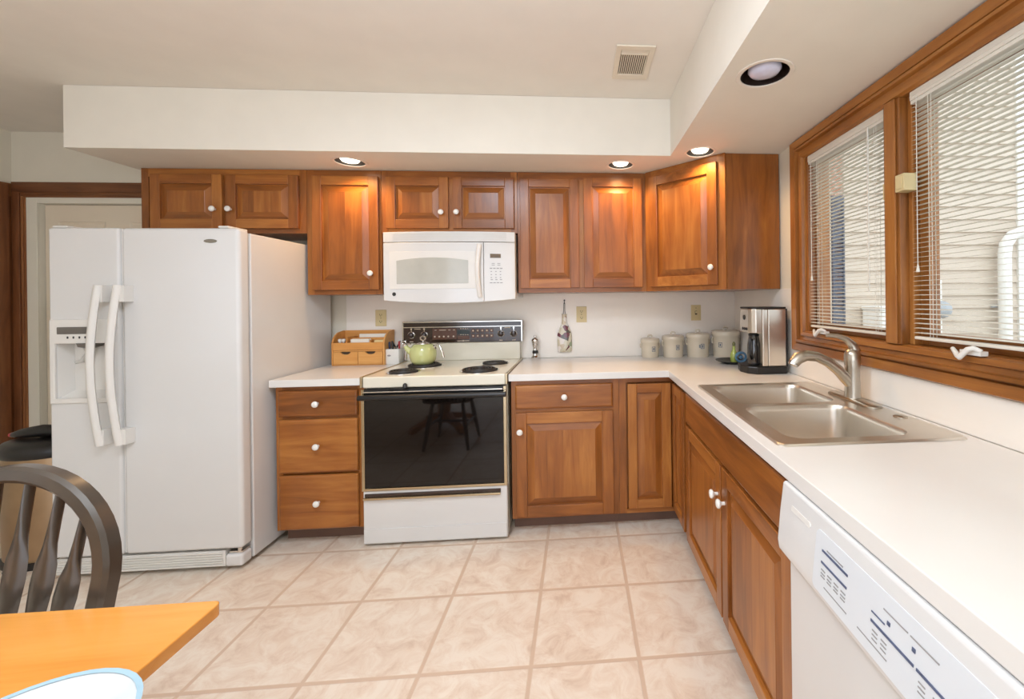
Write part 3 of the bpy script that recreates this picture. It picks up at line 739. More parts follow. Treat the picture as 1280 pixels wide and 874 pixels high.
hc = MB().box(FX1-.088, FX1-.004, FY+.004, -.74, .020, .082); obj('grille_end_cap', hc, WHITE, fr, bevel=.014, segs=4, smooth=True)
hg = MB().box(FX1-.075, FX1-.012, FY+.018, -.745, .084, .092).lathe([(.009, 0), (.009, .022)], (FX1-.028, FY+.022, .088), n=14)
obj('bottom_hinge', hg, CHROME, fr)
for a, b in ((FX0+.008, FX0+.075), (FX1-.105, FX1-.055)):
    obj('hinge_cover', MB().box(a, b, FY+.010, -.68, 1.7065, 1.718), WHITE2, fr, bevel=.005)
for x in (FX0+.08, FX1-.08):
    for y in (-.70, -.12): obj('foot', MB().lathe([(.02, 0), (.02, .024)], (x, y, 0), n=14), BLACK, fr)

# ================================================================ RANGE
rg = thing('electric_range', (-1.952, -.33, 0), 'white electric coil range with black glass oven door and dark control panel', 'stove')
RX0, RX1, RF = -2.343, -1.562, -.655
obj('body', MB().box(RX0+.004, RX1-.004, -.612, -.012, .03, .895), CREAM, rg)
ct = MB().box(RX0+.008, RX1-.008, RF-.004, -.012, .860, .921); obj('cooktop', ct, CREAM, rg, bevel=.008, segs=3, smooth=True)
for a, b in ((RX0-.003, RX0+.0075), (RX1-.0075, RX1+.003)): obj('side_trim', MB().box(a, b, RF-.010, -.02, .864, .9235), BRASSY, rg, bevel=.002)
# oven door
od = MB().box(RX0+.012, RX1-.012, RF-.006, -.614, .318, .852); odo = obj('oven_door', od, BLACK, rg, bevel=.004)
obj('glass', MB().box(RX0+.020, RX1-.020, RF-.011, RF-.0065, .322, .800), BLKGLASS, odo, bevel=.002)
tr = MB().box(RX0+.004, RX0+.0195, RF-.012, RF-.002, .304, .854).box(RX1-.0195, RX1-.004, RF-.012, RF-.002, .304, .854).box(RX0+.0195, RX1-.0195, RF-.012, RF-.002, .304, .3175)
obj('door_trim', tr, BRASSY, odo, bevel=.001)
hb = MB().tube([(RX0+.002, RF-.036, .815), (RX1-.002, RF-.036, .815)], .0145, 14)
hbo = obj('oven_handle', hb, BLACK, odo, smooth=True)
obj('handle_ends', MB().box(RX0+.004, RX0+.020, RF-.036, RF-.012, .805, .827).box(RX1-.020, RX1-.004, RF-.036, RF-.012, .805, .827).box(RX0+.0205, RX1-.0205, RF-.026, RF-.012, .838, .845), CHROME, hbo, bevel=.002)
obj('oven_lock', MB().tube([(-2.19, RF-.018, .856), (-2.12, RF-.03, .860), (-2.095, RF-.02, .868)], [.004, .004, .005], 8).lathe([(.014, 0), (.010, .018), (.004, .024)], (-2.105, RF-.018, .862), n=14), BLACK, rg, smooth=True)
# storage drawer
dw = MB().box(RX0+.006, RX1-.004, RF-.006, -.614, .012, .302)
dwo = obj('storage_drawer', dw, WHITE, rg, bevel=.008, segs=3, smooth=True)
obj('lower_band', MB().box(RX0+.010, RX1-.008, RF-.0105, RF-.0055, .020, .098), WHITE, dwo, bevel=.004)
ch = MB().box(RX0+.012, RX1-.04, RF-.022, RF-.0065, .258, .270); obj('drawer_handle', ch, BRASSY, dwo, bevel=.003)
obj('handle_painted_shade', MB().box(RX0+.018, RX1-.04, RF-.012, RF-.0065, .2715, .288), CTRLBROWN, dwo)  # dark strip painted in for the shade above the drawer handle
# backguard
bgd = MB().box(RX0+.010, RX1-.010, -.075, -.012, .9215, 1.044); obj('backguard', bgd, CREAM, rg, bevel=.003)
cpn = MB().box(RX0-.010, RX1+.006, -.088, -.012, 1.045, 1.188)
cpo = obj('control_panel', cpn, CTRLBROWN, rg, bevel=.003)
cm = lambda u, v, d: (RX0-.010+u, -.088-d, 1.045+v)
W = .797
tb = MB().box(-.004, W+.004, .138, .146, -.005, .004, cm).box(-.004, .004, 0, .138, -.005, .004, cm).box(W-.004, W+.004, 0, .138, -.005, .004, cm).box(.004, W-.004, .104, .110, .0003, .003, cm)
obj('panel_trim', tb, CHROME, cpo, bevel=.001)
obj('panel_insert', MB().box(.195, .355, .022, .098, .0003, .0022, cm).box(.362, .440, .022, .044, .0003, .0022, cm), CTRLMID, cpo)
obj('clock_display', MB().box(.362, .440, .056, .084, .0003, .0022, cm), mat('clock_dark_green', rgb(30, 44, 44), .15), cpo)
bt = MB()
for k in range(5):
    for v0 in (.030, .066): bt.prism(rrect(.455+k*.031, .479+k*.031, v0, v0+.026, .003), .0003, .0024, cm)
obj('touch_keys', bt, CTRLMID, cpo)
ik = MB()
for k in range(5):
    for v0 in (.038, .074): ik.prism(circ(.467+k*.031, v0+.005, .0055, 10), .0024, .003, cm)
for u0 in (.21, .24, .27, .30, .335): ik.prism(circ(u0, .042, .006, 10), .0022, .003, cm)
for u0, u1 in ((.21, .222), (.24, .285), (.30, .315), (.332, .345)): ik.box(u0, u1, .084, .088, .0022, .003, cm)
for k in range(4):
    for v0 in (.092, .050): ik.box(.382+k*.015-.001, .389+k*.015, v0, v0+.004, .0003, .003, cm)
ik.box(.36, .395, .008, .012, .0003, .002, cm).prism(circ(.400, .010, .005, 10), .0003, .002, cm).box(.405, .440, .008, .012, .0003, .002, cm)
for u in (.095, .7): ik.box(u-.02, u+.02, .094, .098, .0003, .002, cm)
for u in (.055, .14, .655, .742): ik.box(u-.012, u+.012, .008, .012, .0003, .002, cm)
obj('panel_lettering', ik, mat('panel_print', rgb(206, 190, 170), .5), cpo)
for u in (.055, .140, .655, .742):
    k = MB().lathe([(.022, .0003), (.022, .004), (.016, .006), (.015, .024), (.012, .026), (.001, .0262)], cm(u, .055, 0), (0, -1, 0), 20)
    ko = obj('burner_knob', k, CTRLBROWN, cpo, smooth=True)
    rg_ = MB().lathe([(.0225, .0005), (.0235, .003), (.0195, .005), (.0185, .0005)], cm(u, .055, 0), (0, -1, 0), 24, cap0=False, cap1=False)
    rg_.prism(circ(u, .096, .006, 10), .0003, .003, cm).box(u-.002, u+.002, .074, .092, .0003, .002, cm)
    obj('knob_ring', rg_, CHROME, ko, smooth=True)
# coil burners
for (x, y, r) in ((-2.172, -.525, .078), (-2.135, -.300, .100), (-1.742, -.525, .100), (-1.705, -.275, .078)):
    pan = MB().lathe([(r+.012, .0), (r+.012, .003), (r+.004, .0035), (r-.004, .001), (.02, .0005)], (x, y, .9212), n=32, cap0=False)
    bo = obj('drip_pan', pan, CHROME if r < .09 else CHROME, rg, smooth=True)
    pts = []; turns = 4 if r < .09 else 5
    for k in range(turns*24+1):
        t = k/24; rad = .018+(r-.018)*t/turns; pts.append((x+rad*math.cos(2*PI*t), y+rad*math.sin(2*PI*t), .9295))
    cl = MB().tube(pts, .0058, 6)
    cl.lathe([(.016, 0), (.016, .006), (.001, .0065)], (x, y, .9245), n=14)
    for a in (0, 2.09, 4.19): cl.box(0, r, -.002, .002, 0, .003, lambda u, v, d, a=a: (x+u*math.cos(a)-v*math.sin(a), y+u*math.sin(a)+v*math.cos(a), .9235+d))
    obj('coil', cl, COIL, bo, smooth=True, ang=60)

# ================================================================ MICROWAVE
mw = thing('microwave', (-1.946, -.2, 1.334), 'white over-the-range microwave under the short wall cabinet', 'microwave')
MX0, MX1, MY = -2.338, -1.550, -.392; MZ0, MZ1 = 1.336, 1.752; mc = (MX0+MX1)/2; mh = (MX1-MX0)/2
def my(x): return MY-.034*(1-((x-mc)/mh)**2)
obj('housing', MB().box(MX0+.002, MX1-.002, MY+.018, -.010, MZ0+.012, MZ1-.002), WHITE, mw, bevel=.004)
def foot(x): return MZ0+.001-.020*(1-((x-mc)/mh)**2)
def curved(mb, xa, xb, z0, z1, d0, d1, n=14, zt=None, mi=0):
    """slab following the bowed front; zt(x) optionally lifts the top edge"""
    rings = []
    for k in range(n+1):
        x = xa+(xb-xa)*k/n; top = zt(x) if zt else z1; z0_ = z0(x) if callable(z0) else z0
        rings.append([(x, my(x)-d0, z0_), (x, my(x)-d1, z0_), (x, my(x)-d1, top), (x, my(x)-d0, top)])
    return mb.loops(rings, mi=mi)
XD = -1.735
vg = MB(); curved(vg, MX0, MX1, 1.690, MZ1, -.018, .001, 20)
vgo = obj('vent_grille', vg, WHITE, mw, bevel=.003)
sl = MB()
for k in range(5): curved(sl, MX0+.06, MX1-.05, 1.702+k*.009, 1.7055+k*.009, .0002, .0022)
obj('louver_lines', sl, mat('shadow_white', rgb(206, 203, 196), .4), vgo)
dr = MB(); curved(dr, MX0, XD-.002, foot, 1.687, -.018, .002, 16); dro = obj('door', dr, WHITE, mw, bevel=.004, segs=3, smooth=True)
pnl = MB(); curved(pnl, XD, MX1, foot, 1.687, -.018, .002, 10); pno = obj('control_panel', pnl, WHITE, mw, bevel=.004, segs=3, smooth=True)
wf = MB(); curved(wf, -2.300, -1.785, 1.405, 1.632, .0015, .0045); obj('window_frame', wf, WHITE2, dro, bevel=.004, segs=2, smooth=True)
wi = MB(); curved(wi, -2.254, -1.825, 1.436, 0, .004, .006, 18, zt=lambda x: 1.594-.018*((x+2.04)/.2145)**2)
obj('window', wi, GREYW, dro, bevel=.001)
hn = MB(); pts = []
for k in range(15):
    s = k/14; z = 1.350+.325*s; pts.append((-1.757-.0+.010*math.sin(PI*s)*-1, my(-1.757)-.012-.022*math.sin(PI*s), z))
hn.sweep(pts, [(.013*math.cos(t*PI/4), .009*math.sin(t*PI/4)) for t in range(8)], (0, 1, 0)); obj('door_handle', hn, WHITE2, dro, smooth=True, ang=50)
cmz = lambda u, v, d: (u, my(u)-.002-d, v)
obj('display', MB().box(-1.697, -1.634, 1.591, 1.616, .0002, .0018, cmz), AMBER, pno)
ky = MB()
for v in (1.555, 1.545):
    for u in (-1.688, -1.655): ky.box(u, u+.018, v, v+.004, .0002, .0012, cmz)
for u in (-1.700, -1.680, -1.660, -1.640): ky.box(u, u+.015, 1.524, 1.530, .0002, .0012, cmz)
for v in (1.505, 1.486, 1.468, 1.455):
    for u in (-1.695, -1.668, -1.641): ky.box(u, u+(.008 if v > 1.46 else .013), v, v+.005, .0002, .0012, cmz)
for u in (-1.700, -1.680, -1.660, -1.640): ky.box(u, u+.015, 1.436, 1.441, .0002, .0012, cmz)
obj('printed_keys', ky, INK, pno)
lg = MB().prism(circ(-2.272, 1.375, .0115, 18), .0002, .0014, cmz); obj('emblem', lg, DARKG, dro)

# ================================================================ BLINDS
def blind(ya, yb, label, wand=None):
    t = thing('window_blind', (.012, (ya+yb)/2, WZ0+.025), label, 'blind', 'mini blinds in the kitchen window')
    xc = .018; zt = WZ1-.001
    obj('headrail', MB().box(xc-.016, xc+.016, yb, ya, zt-.030, zt).box(xc-.0175, xc-.0155, yb, ya, zt-.020, zt-.017).box(xc-.013, xc+.013, yb, ya, zt-.042, zt-.0305), BLIND, t, bevel=.001)
    s = MB(); z = WZ0+.045; w = .0136; tilt = math.radians(4)
    while z < zt-.045:
        sec = []
        for q in (-1, -.4, .4, 1):
            h = .0016*(1-q*q)
            sec.append((xc+q*w*math.cos(tilt), z+h+q*w*math.sin(tilt)))
        a = s.verts([(x, ya-.003, zz) for x, zz in sec]); b = s.verts([(x, yb+.003, zz) for x, zz in sec])
        for i in range(3): s.face([a[i], a[i+1], b[i+1], b[i]])
        z += .0163
    obj('slats', s, BLIND, t, smooth=True, ang=80, clean=False)
    obj('bottom_rail', MB().box(xc-.011, xc+.011, yb+.003, ya-.003, WZ0+.022, WZ0+.033), BLIND, t, bevel=.003)
    cd = MB(); n = 2
    for y in (ya-.07, yb+.07, ):
        for dx in (-.0115, .0115): cd.tube([(xc+dx, y, WZ0+.03), (xc+dx, y, zt-.03)], .0009, 5)
        cd.tube([(xc-.0118, y-.012, WZ0+.03), (xc-.0118, y-.012, zt-.03)], .0008, 5)
    obj('ladder_cords', cd, BLIND, t)
    obj('pull_cord', MB().tube([(xc-.018, ya-.030, zt-.03), (xc-.018, ya-.030, 1.43)], .0013, 6).lathe([(.002, 0), (.0055, -.022), (.005, -.026)], (xc-.018, ya-.030, 1.435), n=10), BLIND, t)
    if wand: obj('tilt_wand', MB().tube([(xc-.020, wand, zt-.035), (xc-.021, wand, 1.345)], .0033, 6), BLIND, t)
blind(WY0-.024, -1.519, 'lowered white mini blind in the narrow-looking far window pane nearest the corner cabinet', -1.425)
blind(-1.6300, WY1+.003, 'lowered white mini blind in the near window pane at the right edge of the photo')

# ================================================================ outside things
mp_ = thing('utility_meter', (2.30, .79, .93), 'grey electric meter on a white panel on the siding outside', 'meter')
obj('back_panel', MB().box(2.23, 2.37, .775, .799, .93, 1.48), EXTW, mp_, bevel=.004)
obj('meter_dial', MB().lathe([(.085, 0), (.085, .03), (.07, .07), (.03, .09), (.001, .092)], (2.34, .775, 1.19), (0, -1, 0), 20), EXTG, mp_, smooth=True)
dp = MB().tube([(2.97, .72, -.29), (2.97, .72, 1.72), (2.985, .72, 1.82), (3.04, .71, 1.90), (3.20, .66, 1.97), (3.5, .55, 2.06)], .052, 14)
dpo = thing('downspout', (2.97, .72, -.29), 'white downspout pipe with elbow on the siding outside the near pane', 'pipe')
obj('pipe', dp, EXTW, dpo, smooth=True)
obj('bracket', MB().box(2.90, 3.04, .774, .799, 1.20, 1.23), EXTG, dpo)
bxw = thing('utility_box', (1.67, .70, -.3), 'white utility box standing against the siding outside the far pane', 'box')
obj('case', MB().box(1.56, 1.80, .55, .79, -.3, 1.20), EXTW, bxw, bevel=.01)
obj('lid', MB().box(1.55, 1.81, .54, .795, 1.2005, 1.235), EXTW, bxw, bevel=.008)
sh = thing('shutter', (1.33, .81, .5), 'slate grey louvered shutter outside the far window pane', 'shutter')
obj('frame', MB().box(1.28, 1.30, .80, .829, .5, 2.3).box(1.385, 1.399, .80, .829, .5, 2.3).box(1.30, 1.385, .80, .829, .5, .56).box(1.30, 1.385, .80, .829, 2.24, 2.3), SHUT, sh)
ls = MB(); z = .565
while z < 2.23: ls.box(1.3005, 1.3845, .806, .828, z, z+.03); z += .04
obj('louvers', ls, SHUT, sh)

# ================================================================ SMALL THINGS ON WALLS
def wplate(x, z, kind, label):
    t = thing('wall_switch' if kind == 'switch' else 'wall_outlet', (x, -.006, z), label, 'switch' if kind == 'switch' else 'outlet')
    obj('plate', MB().box(x-.037, x+.037, -.0115, -.0065, z-.057, z+.057), IVORY, t, bevel=.002)
    if kind == 'switch':
        obj('toggle', MB().box(x-.006, x+.006, -.020, -.0118, z-.004, z+.012), IVORY, t, bevel=.001)
        obj('slot', MB().box(x-.008, x+.008, -.0125, -.0117, z-.014, z+.014), SLOT, t)
    else:
        for dz in (-.023, .023):
            r = obj('receptacle', MB().prism(rrect(x-.017, x+.017, z+dz-.015, z+dz+.015, .010), .0117, .0135, lambda u, v, d: (u, -d, v)), IVORY, t)
            obj('slots', MB().box(x-.008, x-.0055, -.0142, -.0136, z+dz-.004, z+dz+.006).box(x+.0055, x+.008, -.0142, -.0136, z+dz-.004, z+dz+.006).lathe([(.003, 0), (.003, .0006)], (x, -.0136, z+dz-.008), (0, -1, 0), 8), SLOT, r)
    obj('screws', MB().lathe([(.003, 0), (.002, .001)], (x, -.0116, z+(.035 if kind == 'switch' else 0)), (0, -1, 0), 8), SLOT, t)
wplate(-2.533, 1.217, 'outlet', 'ivory double wall outlet above the wooden desk organizer')
wplate(-1.140, 1.222, 'outlet', 'ivory double wall outlet right of the hanging glass bottle')
wplate(-.300, 1.222, 'switch', 'ivory light switch plate above the stoneware canisters')

# flattened glass bottle on a hook
hb = thing('hanging_bottle', (-1.264, -.02, .955), 'flattened glass bottle with floral mosaic hanging on the backsplash', 'bottle')
def bottle_w(h):
    pts = [(0, .046), (.01, .051), (.05, .052), (.11, .052), (.14, .048), (.17, .036), (.20, .022), (.225, .017), (.262, .016), (.265, .018), (.272, .018)]
    for (a, wa), (b, wb) in zip(pts, pts[1:]):
        if a <= h <= b: return wa+(wb-wa)*(h-a)/(b-a)
    return pts[-1][1]
bt = MB(); rings = []
for h in (0, .006, .03, .06, .09, .11, .125, .14, .155, .17, .185, .2, .212, .225, .245, .262, .266, .272):
    w = bottle_w(h); d = .010 if h > .003 else .007
    rings.append([(-1.264+w*math.cos(2*PI*k/20), -.0180+d*math.sin(2*PI*k/20), .955+h) for k in range(20)])
bt.loops(rings); obj('bottle', bt, MOSAIC, hb, smooth=True, ang=60)
obj('hanger_wire', MB().tube([(-1.272, -.018, 1.222), (-1.268, -.012, 1.25), (-1.266, -.012, 1.305), (-1.262, -.012, 1.312), (-1.259, -.012, 1.305), (-1.26, -.012, 1.25), (-1.256, -.018, 1.222)], .0018, 6), DARKG, hb, smooth=True)
obj('hook', MB().tube([(-1.262, -.0067, 1.325), (-1.262, -.018, 1.318), (-1.262, -.020, 1.305), (-1.262, -.012, 1.301)], .0022, 6).lathe([(.006, 0), (.005, .002)], (-1.262, -.0065, 1.325), (0, -1, 0), 10), DARKG, hb, smooth=True)

# pepper mill
pm = thing('pepper_mill', (-1.469, -.050, .9142), 'small chrome pepper mill on the worktop right of the range', 'pepper mill')
obj('body', MB().lathe([(.027, 0), (.029, .005), (.029, .014), (.021, .022), (.017, .030), (.020, .045), (.017, .062), (.014, .075), (.018, .092), (.021, .098), (.021, .104)], (-1.469, -.050, .9142), n=20), CHROME, pm, smooth=True)
obj('head', MB().lathe([(.020, .1045), (.022, .112), (.026, .124), (.025, .136), (.018, .146), (.008, .150), (.010, .156), (.008, .166), (.001, .170)], (-1.469, -.050, .9142), n=20), CHROME, pm, smooth=True)
obj('band', MB().lathe([(.0185, .038), (.0208, .046), (.0175, .062)], (-1.469, -.050, .9142), n=20, cap0=False, cap1=False), BLACK, pm, smooth=True)

# ================================================================ WORKTOP LEFT OF THE RANGE
og = thing('desk_organizer', (-2.60, -.09, .9142), 'small bamboo desk organizer with two drawers beside the refrigerator', 'organizer')
ox0, ox1, oy0, oy1, oz = -2.772, -2.438, -.172, -.022, .9142
# stepped and curved side cheeks
cheek = [(oy1, oz), (oy0, oz), (oy0, oz+.150), (oy0+.012, oz+.176), (oy0+.035, oz+.198), (oy0+.07, oz+.215), (oy1-.02, oz+.222), (oy1, oz+.222)]
for x in (ox0, ox1-.010):
    obj('side_panel', MB().prism(cheek, x, x+.010, lambda u, v, d: (d, u, v)), BAMBOO, og, bevel=.0015)
obj('back_panel', MB().box(ox0+.0103, ox1-.0103, oy1-.008, oy1, oz, oz+.222), BAMBOO, og)
obj('shelf', MB().box(ox0+.0103, ox1-.0103, oy0+.004, oy1-.0085, oz+.092, oz+.100), BAMBOO, og)
obj('front_rail', MB().box(ox0+.0103, ox1-.0103, oy0, oy0+.008, oz+.102, oz+.150), BAMBOO, og, bevel=.0015)
obj('base', MB().box(ox0+.0103, ox1-.0103, oy0+.006, oy1-.0085, oz, oz+.006), BAMBOO, og)
obj('dividers', MB().box(-2.536, -2.530, oy0+.009, -.1055, oz+.1005, oz+.165).box(ox0+.09, ox0+.096, oy0+.009, oy1-.0085, oz+.1005, oz+.185).box(ox0+.0965, ox1-.0105, -.105, -.100, oz+.1005, oz+.178), BAMBOO, og)
for a, b in ((ox0+.012, -2.6085), (-2.6055, ox1-.012)):
    mcx = (a+b)/2; poly = [(a, oz+.008), (b, oz+.008), (b, oz+.090)] + [(mcx+.032*math.cos(t*PI/10), oz+.090-.018*math.sin(t*PI/10)) for t in range(0, 11)] + [(a, oz+.090)]
    d = obj('drawer', MB().prism(poly, -oy0, -oy0-.012, lambda u, v, dd: (u, -dd, v)), BAMBOO, og)
    obj('finger_pull', MB().box(mcx-.034, mcx+.034, oy0+.0125, oy0+.014, oz+.066, oz+.089), SLOT, d)
tag(obj('envelope_stack', MB().box(-2.660, -2.542, -.158, -.128, oz+.1005, oz+.172), PAPER, bevel=.003), 'white stack of envelopes standing in the front of the bamboo organizer', 'envelopes')
tag(obj('note_pad', MB().box(-2.512, -2.452, -.155, -.130, oz+.1005, oz+.163), PAPERY, bevel=.002), 'yellow note pad in the right compartment of the bamboo organizer', 'note pad')
tag(obj('paper_sheets', MB().box(-2.640, -2.452, -.085, -.070, oz+.1005, oz+.200), PAPER, bevel=.001), 'white papers standing in the rear of the bamboo organizer', 'paper')
for k, (x, c_) in enumerate(((-2.735, 'left'), (-2.712, 'right'))):
    t = MB().lathe([(.007, 0), (.007, .05), (.012, .058), (.012, .070), (.006, .074)], (x, -.140, oz+.1005), n=12)
    tag(obj('push_stamp', t, [PORC], smooth=True), 'white capped stick in the organizer, %s one of the pair' % c_, 'stick', 'white sticks in the organizer')
# pen cup with scissors and pens
pc = thing('pen_cup', (-2.398, -.115, .9142), 'square white ceramic cup holding pens between organizer and range', 'pen cup')
cx, cy, z0 = -2.398, -.115, .9142
rings = [[(x, y, z0+h) for x, y in rrect(cx-.044+e, cx+.044-e, cy-.038+e, cy+.038-e, .008, 3)] for e, h in ((.003, 0), (0, .006), (0, .100), (.004, .101), (.005, .095), (.006, .008))]
obj('cup', MB().loops(rings), PORC, pc, smooth=True, ang=40)
obj('emblem', MB().prism(circ(cx-.020, z0+.058, .012, 12, .006), .0002, .001, lambda u, v, d: (u, cy-.038-d, v)), INK, pc)
zb = z0+.012
sc = thing('scissors', (-2.388, -.115, zb), 'black-handled scissors standing in the white pen cup', 'scissors')
sb = MB().box(-2.394, -2.388, -.117, -.114, zb, zb+.095).box(-2.387, -2.381, -.117, -.114, zb, zb+.095); obj('blades', sb, CHROME, sc)
hs = MB()
for s in (-1, 1): hs.tube([(-2.3875+s*(.004+.012*(1-math.cos(a))), -.1155, zb+.118+.022*math.sin(a-PI/2)) for a in [2*PI*k/14 for k in range(15)]], .0045, 7)
obj('handles', hs, BLACK, sc, smooth=True)
for (x, y, h, m_, nm) in ((-2.428, -.12, .135, NAVY, 'navy blue pen leaning at the left side of the white pen cup'), (-2.418, -.095, .128, BLACK, 'black pen in the white pen cup beside the navy one'), (-2.366, -.118, .138, RED, 'red marker standing at the right side of the white pen cup'), (-2.405, -.132, .140, DARKG, 'grey pen at the front of the white pen cup')):
    t = thing('pen', (x, y, zb), nm, 'pen', 'pens in the cup')
    obj('barrel', MB().lathe([(.0045, 0), (.0055, .01), (.0055, h-.03)], (x, y, zb), n=10), m_, t, smooth=True)
    obj('cap', MB().lathe([(.0065, h-.0298), (.0065, h-.003), (.003, h)], (x, y, zb), n=10), m_, t, smooth=True)

# tea kettle on the rear left burner
kt = thing('tea_kettle', (-2.143, -.302, .9357), 'sage green enamel tea kettle on the rear left burner', 'kettle')
kx, ky_, kz = -2.143, -.302, .9357
obj('pot', MB().lathe([(.054, 0), (.060, .003), (.074, .022), (.0805, .052), (.079, .082), (.071, .106), (.057, .122), (.042, .126), (.040, .126)], (kx, ky_, kz), n=36), GREEN, kt, smooth=True, ang=60)
lid = MB().lathe([(.046, .1265), (.045, .130), (.030, .136), (.012, .139)], (kx, ky_, kz), n=24)
lo_ = obj('lid', lid, CHROME, kt, smooth=True)
obj('lid_knob', MB().lathe([(.005, .1392), (.005, .147)], (kx, ky_, kz), n=10).tube([(kx+.016*math.cos(a), ky_, kz+.161+.013*math.sin(a)) for a in [2*PI*k/16 for k in range(17)]], .0045, 7), CHROME, lo_, smooth=True)
obj('spout', MB().tube([(kx-.062, ky_-.02, kz+.075), (kx-.085, ky_-.028, kz+.098), (kx-.098, ky_-.032, kz+.118)], [.022, .016, .012], 12), GREEN, kt, smooth=True)
obj('spout_cap', MB().lathe([(.0135, 0), (.014, .008), (.008, .014)], (kx-.097, ky_-.032, kz+.117), (-.5, -.15, .85), 14).tube([(kx-.102+.011*math.cos(a), ky_-.034, kz+.139+.009*math.sin(a)) for a in [2*PI*k/12 for k in range(13)]], .003, 6), CHROME, kt, smooth=True)
obj('handle', MB().tube([(kx+.066, ky_, kz+.100), (kx+.088, ky_-.004, kz+.122), (kx+.104, ky_-.008, kz+.112), (kx+.122, ky_-.014, kz+.070), (kx+.131, ky_-.018, kz+.038)], [.006, .006, .006, .0065, .008], 10).lathe([(.014, 0), (.014, .016)], (kx+.060, ky_, kz+.095), (.8, 0, .6), 12)
    .tube([(kx-.085, ky_+.02, kz+.125), (kx-.106, ky_+.02, kz+.122), (kx-.112, ky_+.02, kz+.080), (kx-.114, ky_+.02, kz+.025)], [.006, .006, .007, .007], 10), CHROME, kt, smooth=True)

# ================================================================ CANISTERS, TRAY, COFFEE MAKER
def canister(x, y, r, h, mark, label):
    z = .9142; t = thing('canister', (x, y, z), label, 'canister', 'stoneware canisters')
    cr = MB().lathe([(r*.93, 0), (r*.95, .003), (r*.97, h*.5), (r*.98, h*.80), (r*1.05, h*.84), (r*1.06, h*.97), (r*1.02, h)], (x, y, z), n=36)
    cro = obj('crock', cr, STONE, t, smooth=True, ang=50)
    for s in (-1, 1): obj('ear', MB().tube([(x+s*r*.95, y, z+h*.80), (x+s*(r*1.05+.002), y, z+h*.74), (x+s*(r*1.05+.001), y, z+h*.60), (x+s*r*.95, y, z+h*.52)], .005, 7), STONE, cro, smooth=True)
    ld = MB().lathe([(r*1.04, h+.0004), (r*1.04, h+.005), (r*.9, h+.010), (r*.5, h+.013), (.012, h+.014)], (x, y, z), n=36)
    ldo = obj('lid', ld, STONE, t, smooth=True, ang=50)
    obj('lid_handle', MB().tube([(x-.014, y, z+h+.0135), (x-.014, y, z+h+.026), (x-.008, y, z+h+.032), (x+.008, y, z+h+.032), (x+.014, y, z+h+.026), (x+.014, y, z+h+.0135)], .0055, 8), STONE, ldo, smooth=True)
    # stamped blue mark curved on the front
    mk = MB(); rad = r*.975+.0006; zc = z+h*.50; am = mark[1]
    def cyl(u, v, d): a = -PI/2+am+u/rad; return (x+(rad+d)*math.cos(a), y+(rad+d)*math.sin(a), zc+v)
    w, hh = .013, .017
    for (u0, u1, v0, v1) in ((-w, -w+.003, -hh, hh), (w-.003, w, -hh, hh), (-w, w, hh-.003, hh), (-w, w, -hh, -hh+.003), (-.004, .004, -.009, .009)): mk.box(u0, u1, v0, v1, -.001, .0008, cyl)
    if mark[0] == 'double':
        for (u0, u1, v0, v1) in ((-w-.012, -w-.008, -.010, .012), (-w-.006, -w-.003, -.012, .010)): mk.box(u0, u1, v0, v1, -.001, .0008, cyl)
    obj('blue_mark', mk, BLUEMARK, cro)
canister(-.656, -.078, .064, .124, ('single', .25), 'smallest stoneware canister, first of the four from the left')
canister(-.492, -.088, .074, .144, ('single', .25), 'second stoneware canister from the left, a little taller than the smallest')
canister(-.315, -.098, .080, .158, ('double', .15), 'third stoneware canister from the left, bearing the widest blue mark')
canister(-.118, -.116, .093, .174, ('single', -.75), 'largest stoneware canister, nearest the corner behind the coffee maker')

tr = thing('black_dish', (-.185, -.432, .9142), 'round black dish holding glass trinkets beside the coffee maker', 'dish')
obj('dish', MB().lathe([(.055, 0), (.060, .002), (.098, .014), (.108, .018), (.109, .020), (.098, .017), (.058, .005)], (-.185, -.432, .9142), n=36), BLACK, tr, smooth=True, ang=60)
obj('rim_band', MB().lathe([(.1085, .0185), (.1095, .020), (.1075, .0205)], (-.185, -.432, .9142), n=36, cap0=False, cap1=False), DARKG, tr, smooth=True)
gb = thing('glass_bottle', (-.178, -.430, .9195), 'small lime green glass bottle standing in the black dish', 'bottle')
obj('bottle', MB().lathe([(.020, 0), (.023, .004), (.024, .045), (.018, .062), (.010, .078), (.009, .102)], (-.178, -.430, .9195), n=18), LIME, gb, smooth=True)
obj('stopper', MB().lathe([(.007, .1022), (.011, .108), (.010, .120), (.005, .128), (.001, .130)], (-.178, -.430, .9195), n=14), mat('olive_stopper', rgb(110, 112, 70), .4), gb, smooth=True)
bf = MB(); fx_, fy_, fz_ = -.152, -.478, .9195+.038
for k in range(5):
    a0_ = k*1.256
    ax1 = Vector((math.cos(a0_), .35*math.sin(k*2.1), math.sin(a0_))).normalized(); ax2 = ax1.cross(Vector((.3, 1, .2))).normalized()
    bf.tube([Vector((fx_, fy_, fz_)) + (ax1*math.cos(t) + ax2*math.sin(t))*.031 for t in [2*PI*j/18 for j in range(19)]], .006, 7)
bf.lathe([(.001, -.014), (.012, -.008), (.014, 0), (.012, .008), (.001, .014)], (fx_, fy_, fz_), n=14)
tag(obj('glass_knot', bf, BLUEF, smooth=True), 'blue twisted glass knot lying in the black dish', 'ornament')

